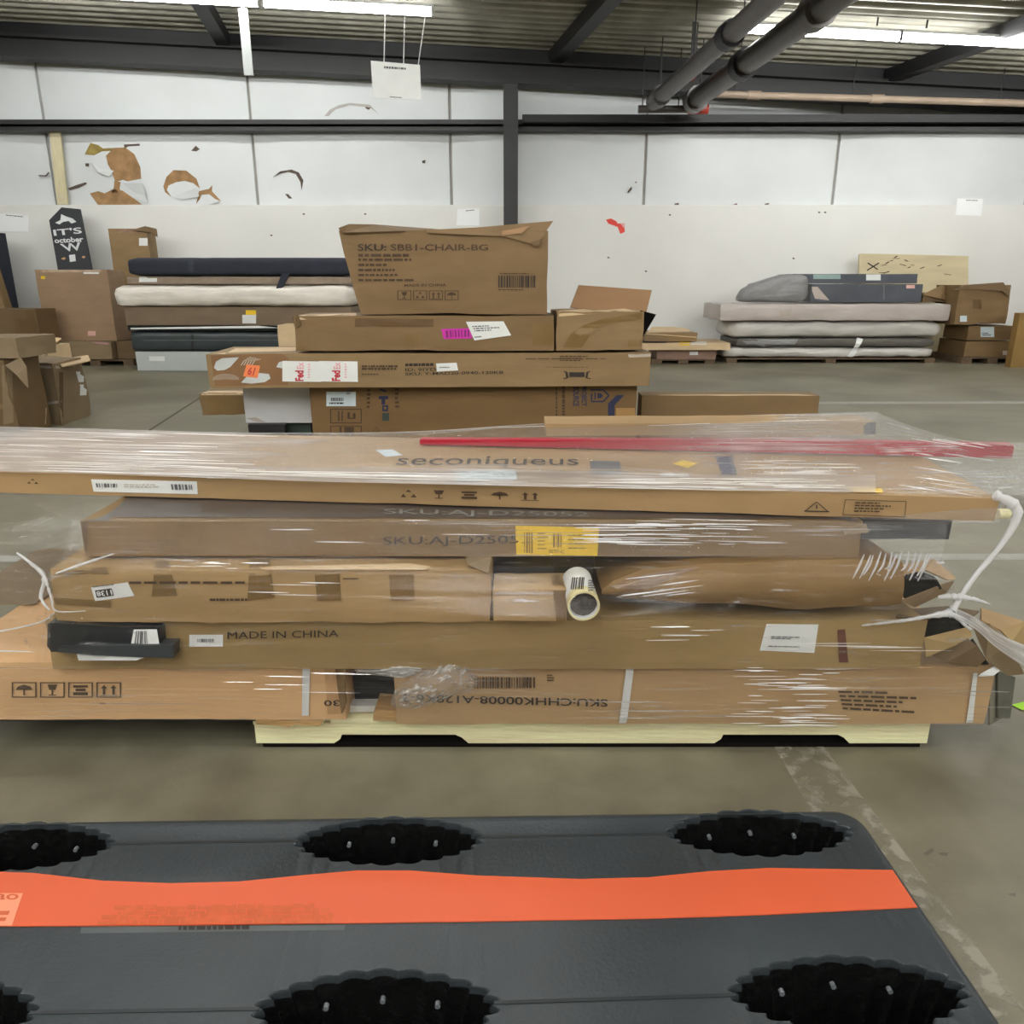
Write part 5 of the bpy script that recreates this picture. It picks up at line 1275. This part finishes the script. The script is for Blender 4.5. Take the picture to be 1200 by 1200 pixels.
film('front_film', [[(20, 582, 1.88), (300, 589, 1.82), (600, 599, 1.74), (880, 606, 1.685), (1165, 613, 1.61)],
                    [(85, 612, 1.63), (300, 612, 1.628), (600, 612, 1.628), (880, 612, 1.625), (1110, 614, 1.61)],
                    [(75, 650, 1.60), (300, 651, 1.60), (600, 652, 1.61), (880, 653, 1.60), (1105, 655, 1.59)]], FILM_MID, wrap, 120, 24, .0025, 4, 3.0, .35)
film('front_film', [[(75, 650, 1.60), (300, 651, 1.60), (600, 652, 1.61), (880, 653, 1.60), (1105, 655, 1.585)],
                    [(57, 672, 1.566), (300, 670, 1.566), (630, 672, 1.53), (880, 672, 1.56), (1118, 680, 1.56)],
                    [(52, 715, 1.55), (300, 713, 1.56), (660, 726, 1.475), (880, 714, 1.555), (1120, 716, 1.56)],
                    [(50, 740, 1.545), (300, 742, 1.575), (660, 742, 1.54), (880, 742, 1.575), (1125, 735, 1.565)],
                    [(40, 775, 1.545), (300, 776, 1.59), (640, 776, 1.59), (880, 777, 1.59), (1172, 778, 1.57)]], FILM_CLEAR, wrap, 110, 60, .003, 5, 3.0, .8)
film('front_film', [[(-40, 776, 1.59), (300, 776, 1.595), (640, 776, 1.595), (880, 777, 1.595), (1180, 780, 1.575)],
                    [(-40, 842, 1.60), (300, 843, 1.60), (640, 852, 1.60), (880, 854, 1.60), (1186, 852, 1.59)]], FILM, wrap, 110, 24, .002, 9, 3.0, .3, .4)
# tent over the right end
film('end_film', [[(1026, 482, 2.56), (1080, 503, 2.35), (1140, 517, 2.2), (1215, 519, 2.15)],
                  [(1026, 510, 2.06), (1080, 513, 2.0), (1140, 517, 1.96), (1225, 526, 1.95)],
                  [(1026, 546, 1.88), (1080, 546, 1.86), (1150, 545, 1.86), (1225, 545, 1.87)],
                  [(1026, 577, 1.685), (1080, 578, 1.67), (1165, 580, 1.64), (1200, 580, 1.66)]], FILM_END, wrap, 40, 40, .006, 7, 1.2, .6)
film('end_film', [[(1150, 560, 1.75), (1180, 552, 1.78), (1225, 540, 1.82)],
                  [(1166, 585, 1.63), (1185, 590, 1.64), (1212, 575, 1.72)],
                  [(1166, 612, 1.62), (1190, 608, 1.62), (1200, 600, 1.66)]], FILM_CLEAR, wrap, 24, 24, .008, 8, .5, .5)
film('end_film', [[(1005, 612, 1.66), (1080, 612, 1.64), (1166, 613, 1.615)],
                  [(1010, 640, 1.62), (1060, 640, 1.61), (1110, 632, 1.60)],
                  [(1040, 655, 1.60), (1075, 660, 1.58), (1100, 664, 1.57)]], FILM_CLEAR, wrap, 30, 24, .006, 12, .8, .5)
# gathers on the left
film('left_gather', [[(-40, 600, 1.75), (20, 612, 1.68), (100, 590, 1.64)],
                     [(-40, 650, 1.7), (35, 655, 1.62), (92, 640, 1.60)],
                     [(-40, 668, 1.68), (50, 676, 1.60), (66, 676, 1.57)],
                     [(-40, 720, 1.66), (44, 716, 1.60), (60, 720, 1.555)],
                     [(-40, 762, 1.62), (30, 764, 1.58), (58, 768, 1.55)]], FILM_CLEAR, wrap, 40, 60, .012, 14, 1.5, 1.2)
film('bubble_pouch', [[(17, 616, 1.70), (50, 608, 1.68), (98, 601, 1.67)], [(14, 624, 1.66), (55, 622, 1.63), (94, 615, 1.63)], [(22, 640, 1.68), (55, 640, 1.64), (92, 640, 1.64)]], FILM_CLEAR, wrap, 24, 14, .006, 17, .5, .3)
def rope(name, px, rad, seed=0, m=FILM_ROPE):
    pts = [P(*q) for q in px]; n = 28
    cc = [crv(pts, i / n) for i in range(n + 1)]
    rd = [crv([Vector((x, 0, 0)) for x in rad], i / n).x * (1 + .5 * noise.noise(Vector((i * .7, seed, 0)))) for i in range(n + 1)]
    return tube(name, cc, .01, m, wrap, seg=10, radii=rd)
rope('film_rope', [(1165, 580, 1.63), (1186, 590, 1.62), (1192, 606, 1.61), (1172, 640, 1.60), (1145, 672, 1.585), (1124, 702, 1.57), (1116, 716, 1.56)], [.010, .012, .009, .006, .006, .006, .010])
film('film_tail', [[(1114, 710, 1.56), (1140, 722, 1.555), (1170, 742, 1.56), (1215, 762, 1.58)], [(1110, 722, 1.55), (1136, 733, 1.545), (1165, 757, 1.55), (1215, 790, 1.57)]], FILM_ROPE2, wrap, 40, 14, .008, 31, .5, .3)
rope('film_strand', [(1114, 718, 1.56), (1090, 722, 1.56), (1060, 727, 1.57), (1010, 733, 1.575)], [.010, .005, .004, .002], 5)
rope('film_strand', [(1118, 718, 1.56), (1128, 730, 1.558), (1138, 738, 1.556)], [.006, .0035, .003], 6)
rope('film_strand', [(1100, 700, 1.57), (1118, 699, 1.565), (1140, 702, 1.565), (1160, 708, 1.57)], [.004, .007, .005, .002], 7)
rope('film_strand', [(52, 675, 1.58), (60, 700, 1.565), (66, 716, 1.555), (100, 716, 1.555)], [0.0036, 0.0024, 0.0018, 0.0009], 8)
rope('film_strand', [(20, 648, 1.63), (36, 660, 1.62), (52, 676, 1.60), (48, 700, 1.58), (58, 715, 1.56)], [0.0024, 0.0036, 0.0054, 0.0036, 0.0018], 9)
rope('film_strand', [(-30, 745, 1.60), (20, 736, 1.59), (50, 728, 1.57), (64, 718, 1.555)], [0.0024, 0.0018, 0.0018, 0.0012], 10)
rope('film_strand', [(-30, 763, 1.57), (10, 763, 1.565), (40, 764, 1.56)], [0.0018, 0.0018, 0.0006], 11)
rope('film_strand', [(66, 672, 1.565), (100, 660, 1.565), (133, 649, 1.57)], [.002, .003, .001], 12)
# glossy slanting pleats under the top carton's right corner
rn = random.Random(5)
for i in range(13):
    u = 1012 + i * 6.6 + rn.uniform(-2, 2); t = rn.uniform(.55, 1)
    rope('film_pleat_or_glint', [(u, 648 + rn.uniform(-2, 3), 1.575), (u - 6 * t, 663, 1.568), (u - 15 * t, 648 + 34 * t, 1.562)], [.0012, .0026, .0010], i, film_mat('pleat', .45, .5, (.9, .9, .92, 1), lo=.4, hi=.6, gl=.8) if i == 0 else bpy.data.materials['pleat'])
# white lamp glints on the film, built as opaque tubes
fbvh = BVHTree.FromPolygons(FILM_V, FILM_F)
PLM, _nt, _bs = nodes_of('white_glint'); _bs.inputs['Base Color'].default_value = (.95, .95, .96, 1); _bs.inputs['Roughness'].default_value = .12; _bs.inputs['Coat Weight'].default_value = 1.0; _bs.inputs['Coat Roughness'].default_value = .05; _bs.inputs['Specular IOR Level'].default_value = 1.0
def pleats(u0, u1, v0, v1, n, l0, l1, slope, rad=.00115, seed=0):
    rn = random.Random(seed)
    for i in range(n):
        L = rn.uniform(l0, l1); u = rn.uniform(u0, max(u0 + 1, u1 - L)); v = rn.uniform(v0, v1); sl = slope + rn.uniform(-.012, .012)
        pts = []
        for k in range(6):
            uu = u + L * k / 5; vv2 = v + sl * L * k / 5
            d = ray(uu, vv2).normalized(); hit = fbvh.ray_cast(CAM, d)[0]
            if hit is None: continue
            pts.append(hit - d * .003)
        if len(pts) < 3: continue
        r_ = rad * rn.uniform(.5, 1.25)
        tube('film_pleat_or_glint', pts, r_, PLM, wrap, seg=5, radii=[r_ * math.sin(math.pi * (k + .35) / (len(pts) - .3)) ** .7 for k in range(len(pts))])
for z in ((640, 960, 560, 590, 34, 25, 130, .012), (670, 930, 590, 638, 62, 20, 120, .01), (850, 1000, 782, 852, 46, 15, 70, .005), (-20, 330, 503, 552, 34, 30, 160, .03),
          (850, 1010, 538, 575, 22, 30, 100, .01), (580, 1020, 486, 502, 8, 80, 220, -.03), (720, 835, 676, 700, 8, 25, 70, -.12), (745, 905, 730, 752, 7, 12, 60, 0),
          (280, 400, 676, 700, 4, 20, 60, .02), (190, 320, 655, 676, 5, 12, 35, .02), (930, 1140, 754, 770, 4, 60, 120, 0), (260, 440, 786, 815, 7, 30, 80, .01),
          (1040, 1165, 510, 578, 14, 15, 60, .15), (-20, 620, 549, 572, 16, 100, 300, .02), (300, 660, 600, 646, 5, 15, 60, .01)):
    pleats(*z, seed=int(z[0] + z[2]))
# plastic stuffed in the gap of the bottom layer
bag = thing('plastic_bag', 'crumpled white plastic bag stuffed above the black panels', 'bag', tuple(P(460, 792, 1.62)))
film('bag_sheet', [[(413, 780, 1.66), (440, 776, 1.64), (468, 774, 1.63), (494, 775, 1.63)], [(416, 786, 1.63), (445, 786, 1.60), (470, 782, 1.595), (494, 784, 1.60)], [(418, 789, 1.65), (448, 792, 1.62), (470, 794, 1.61), (492, 790, 1.62)]],
     film_mat('white_bag', .85, .15, (.94, .95, .95, 1), sx=5, sy=9, lo=.4, hi=.6), bag, 40, 24, .012, 21, .6, .4, wfreq=(9, 9))
bub = thing('clear_plastic_bag', 'crinkled clear plastic bag over the left end of the upside-down carton', 'bag', tuple(P(510, 830, 1.6)))
film('bag_sheet', [[(490, 788, 1.62), (520, 779, 1.60), (545, 782, 1.60), (560, 793, 1.61)], [(466, 802, 1.62), (500, 800, 1.575), (535, 800, 1.575), (562, 803, 1.605)], [(457, 822, 1.62), (490, 818, 1.575), (520, 815, 1.585), (552, 808, 1.607)], [(460, 829, 1.62), (480, 831, 1.605), (505, 826, 1.605), (530, 816, 1.61)]],
     FILM_BAG, bub, 50, 40, .014, 25, .8, .6, wfreq=(12, 12))
g = thing('green_paper', 'scrap of bright green paper on the floor at the right edge', 'paper', tuple(PZ(1196, 828, .0)))
mesh_obj('scrap', loc_of(g, [PZ(1185, 826, .003), PZ(1204, 821, .003), PZ(1206, 832, .003), PZ(1198, 832, .003)]), [(0, 1, 2, 3)], mat('lime_paper', S(168, 226, 40), .6), g)

# ================================================================== BLACK PLASTIC PALLET IN FRONT
TZ = 0.14
def plastic():
    m = mat('grey_black_plastic', S(53, 59, 63), .42, .14, 5, bump=.15, bscale=140)
    return m
PL = plastic()
PLB = mat('black_cup_plastic', S(17, 17, 17), .32, .2, 30, bump=.5, bscale=60)
c0 = PZ(1003, 947, TZ); cl_ = PZ(0, 961, TZ)
ex = (c0 - cl_).normalized(); yawp = math.atan2(ex.y, ex.x)
pp = thing('plastic_pallet', 'black plastic pallet with orange stripe and scalloped foot wells in the foreground', 'pallet', (c0.x, c0.y, 0), (0, 0, yawp))
PW, PD = 1.82, .98
def lp(u, v): # local point of a pixel on the deck
    return loc_of(pp, [PZ(u, v, TZ)])[0]
cent = [lp(890, 975), lp(456, 984), lp(20, 991)]
rowdy = lp(430, 1170).y - lp(456, 983).y
cents = []
for p in cent:
    for k in range(3): cents.append((p.x + .012 * k, p.y + rowdy * k))
# row two read from the picture
r2 = [lp(995, 1162), lp(442, 1180), lp(-105, 1190)]
for i, p in enumerate(r2):
    cents[i * 3 + 1] = (p.x, p.y); cents[i * 3 + 2] = (p.x + .01, p.y - .33)
def hole(cx, cy, a, b, n=110, sc=1.0, amp=.075):
    pts = []
    for k in range(n):
        t = 2 * math.pi * k / n
        ct, st = math.cos(t), math.sin(t)
        # blunt lozenge with scalloped rim
        r_ = 1.0 / ((abs(ct) ** 1.8 + abs(st) ** 1.8) ** (1 / 1.8))
        s_ = 1 + amp * abs(math.sin(t * 11)) - amp * .5
        pts.append((cx + a * r_ * ct * s_ * sc, cy + b * r_ * st * s_ * sc))
    return pts
HA, HB = .163, .060
from mathutils.geometry import delaunay_2d_cdt
def outline(o):
    rc = .05; pts = []
    for (cx, cy, a0) in ((-rc, -rc, 0), (-PW + rc, -rc, 90), (-PW + rc, -PD + rc, 180), (-rc, -PD + rc, 270)):
        for k in range(9):
            t = math.radians(a0 + 90 * k / 8); pts.append((cx + (rc + o) * math.cos(t), cy + (rc + o) * math.sin(t)))
    return pts
loops = [outline(-.014)] + [hole(x, y, HA, HB, 176, 1.025, .09) for x, y in cents]
pts2, cons = [], []
for lp_ in loops:
    s0 = len(pts2); pts2 += [Vector(p) for p in lp_]; cons.append(list(range(s0, len(pts2))))
vo, _e, fo, _a, _b, _c = delaunay_2d_cdt(pts2, [], cons, 0, 1e-6)
def inside(p, poly):
    r_ = False; n_ = len(poly)
    for i in range(n_):
        (x0, y0), (x1, y1) = poly[i], poly[i - 1]
        if (y0 > p[1]) != (y1 > p[1]) and p[0] < (x1 - x0) * (p[1] - y0) / (y1 - y0) + x0: r_ = not r_
    return r_
v = [(q.x, q.y, TZ) for q in vo]; f = []
for t in fo:
    cx = sum(vo[i].x for i in t) / len(t); cy = sum(vo[i].y for i in t) / len(t)
    if inside((cx, cy), loops[0]) and not any(abs(cx - h_[0]) < .25 and abs(cy - h_[1]) < .12 and inside((cx, cy), l_) for h_, l_ in zip(cents, loops[1:])): f.append(tuple(t))
def skirt(rings):
    n_ = len(rings[0]); s0 = len(v)
    for rg in rings: v.extend(rg)
    for j_ in range(len(rings) - 1):
        for k in range(n_):
            k2 = (k + 1) % n_; f.append((s0 + j_ * n_ + k, s0 + j_ * n_ + k2, s0 + (j_ + 1) * n_ + k2, s0 + (j_ + 1) * n_ + k))
skirt([[(x, y, z) for x, y in outline(o)] for o, z in ((-.014, TZ), (-.006, TZ - .0025), (0, TZ - .009), (.003, TZ - .02), (.004, TZ - .075))])
for x, y in cents:
    skirt([[(a_, b_, z) for a_, b_ in hole(x, y, HA, HB, 176, s_, am)] for s_, z, am in ((1.025, TZ, .09), (1.012, TZ - .001, .09), (1.0, TZ - .005, .09), (.994, TZ - .014, .09))])
bm = bmesh.new(); vv = [bm.verts.new(p) for p in v]
for q in f: bm.faces.new([vv[i] for i in q])
bmesh.ops.remove_doubles(bm, verts=bm.verts, dist=1e-5)
bm_obj('deck', bm, PL, pp, smooth=True, sharp=40)
for (x, y) in cents:
    n = 176; v = []; f = []
    lv = ((1.0, TZ - .012), (.93, TZ - .05), (.86, .03), (.82, .004))
    for s_, z in lv:
        for q in hole(x, y, HA, HB, n, s_, .09): v.append((q[0], q[1], z))
    for j in range(len(lv) - 1):
        for k in range(n):
            k2 = (k + 1) % n; f.append((j * n + k, j * n + k2, (j + 1) * n + k2, (j + 1) * n + k))
    f.append(tuple(range((len(lv) - 1) * n, len(lv) * n)))
    w_ = mesh_obj('foot_well', v, f, PLB, pp, smooth=True, sharp=70)
    for dx in (-.08, 0, .08):      # moulding studs on the far wall of each well
        tube('stud', [(x + dx, y + HB * .80 - abs(dx) * .12, TZ - .038), (x + dx, y + HB * .80 - abs(dx) * .12 - .008, TZ - .038)], .004, mat('shiny_stud', S(120, 124, 128), .15), None, w_, seg=8)
# mould seams joining the wells
for row in range(3):
    xs = sorted([(cents[i * 3 + row][0], cents[i * 3 + row][1]) for i in range(3)])
    for (xa, ya), (xb, yb) in zip(xs[:-1], xs[1:]):
        v, f = box_vf(xa + HA * .99, xb - HA * .99, -.0025, .0025, TZ - .0005, TZ + .0015)
        t_ = lambda x: ya + (yb - ya) * (x - xa) / (xb - xa)
        v = [(x, y + t_(x), z) for x, y, z in v]
        mesh_obj('mould_seam', v, f, mat('seam_plastic', S(52, 56, 58), .25), pp)
# orange stripe
top = [(-30, 1022), (0, 1022.5), (40, 1024), (120, 1033), (200, 1036), (280, 1034), (360, 1026), (420, 1021), (480, 1021), (560, 1027), (680, 1031), (760, 1029), (830, 1022), (900, 1018), (960, 1019), (1046, 1020.5)]
bot = [(-30, 1086.5), (0, 1086), (40, 1086), (120, 1085.5), (200, 1085), (280, 1084), (360, 1083), (420, 1082.5), (480, 1081.5), (560, 1080.5), (680, 1078.5), (760, 1077), (830, 1075), (900, 1072.5), (960, 1069.5), (1075, 1064)]
v = []; f = []
for a, b in zip(top, bot):
    v += [lp(*a) + Vector((0, 0, .0018)), lp(*b) + Vector((0, 0, .0018)), lp(*a) + Vector((0, 0, .0002)), lp(*b) + Vector((0, 0, .0002))]
n = len(top)
for i in range(n - 1):
    a = i * 4; b = a + 4
    f += [(a, a + 1, b + 1, b), (a + 1, a + 3, b + 3, b + 1), (a, b, b + 2, a + 2)]
f += [((n - 1) * 4, (n - 1) * 4 + 1, (n - 1) * 4 + 3, (n - 1) * 4 + 2)]
ORM = mat('orange_stripe_paint', S(219, 95, 56), .5, .04, 3)
so = mesh_obj('orange_stripe', v, f, ORM, pp)
cs = Carton(); cs.root = pp; cs.h = .14; cs.M = ROOTM[pp.name]; cs.Mi = cs.M.inverted(); cs.o = cs.Mi @ CAM; cs.M3 = cs.Mi.to_3x3()
cs.bvh = BVHTree.FromPolygons([(-3, -2, TZ + .0018), (1, -2, TZ + .0018), (1, 1, TZ + .0018), (-3, 1, TZ + .0018)], [(0, 1, 2, 3)])
OD = mat('dark_orange_print', S(206, 92, 46), .5, .1, 60)
rn = random.Random(3); pl = []
for rw in range(4):
    x = 0.02 * rn.random() + (.0 if rw > 1 else .06)
    while x < (.97 if rw else .9):
        w_ = rn.uniform(.015, .05); pl.append(rect(x, 1 - (rw + 1) / 4 + .01, min(x + w_, 1), 1 - rw / 4 + (.02 if rn.random() < .6 else -.06))); x += w_ + (.006 if rn.random() < .5 else .001)
polys(cs, ((116, 1062), (396, 1059), (396, 1082), (114, 1084)), pl, OD, 'worn_print', eps=.0006)
polys(cs, ((-20, 1047), (27, 1047), (14, 1085), (-20, 1085)), [rect(0, 0, 1, 1)], mat('pale_orange_label', S(240, 150, 116), .5), 'stripe_label', eps=.0006)
text(cs, 'ao', ((-4, 1048), (23, 1048), (21, 1055), (-6, 1055)), OD, .02, eps=.001)
polys(cs, ((-20, 1068), (12, 1068), (6, 1080), (-20, 1080)), [rect(0, .6, 1, 1), rect(0, 0, 1, .35)], OD, 'worn_print', eps=.001)
polys(cs, ((95, 1086), (405, 1083), (403, 1089), (94, 1093)), [rect(0, 0, 1, 1)], mat('smudge', S(82, 88, 88), .5), 'smudge', eps=-.0012)
scribble(cs, ((209, 1085), (292, 1084), (292, 1089), (209, 1090)), 1, INK, 31, .9, eps=-.0008, ragged=False)
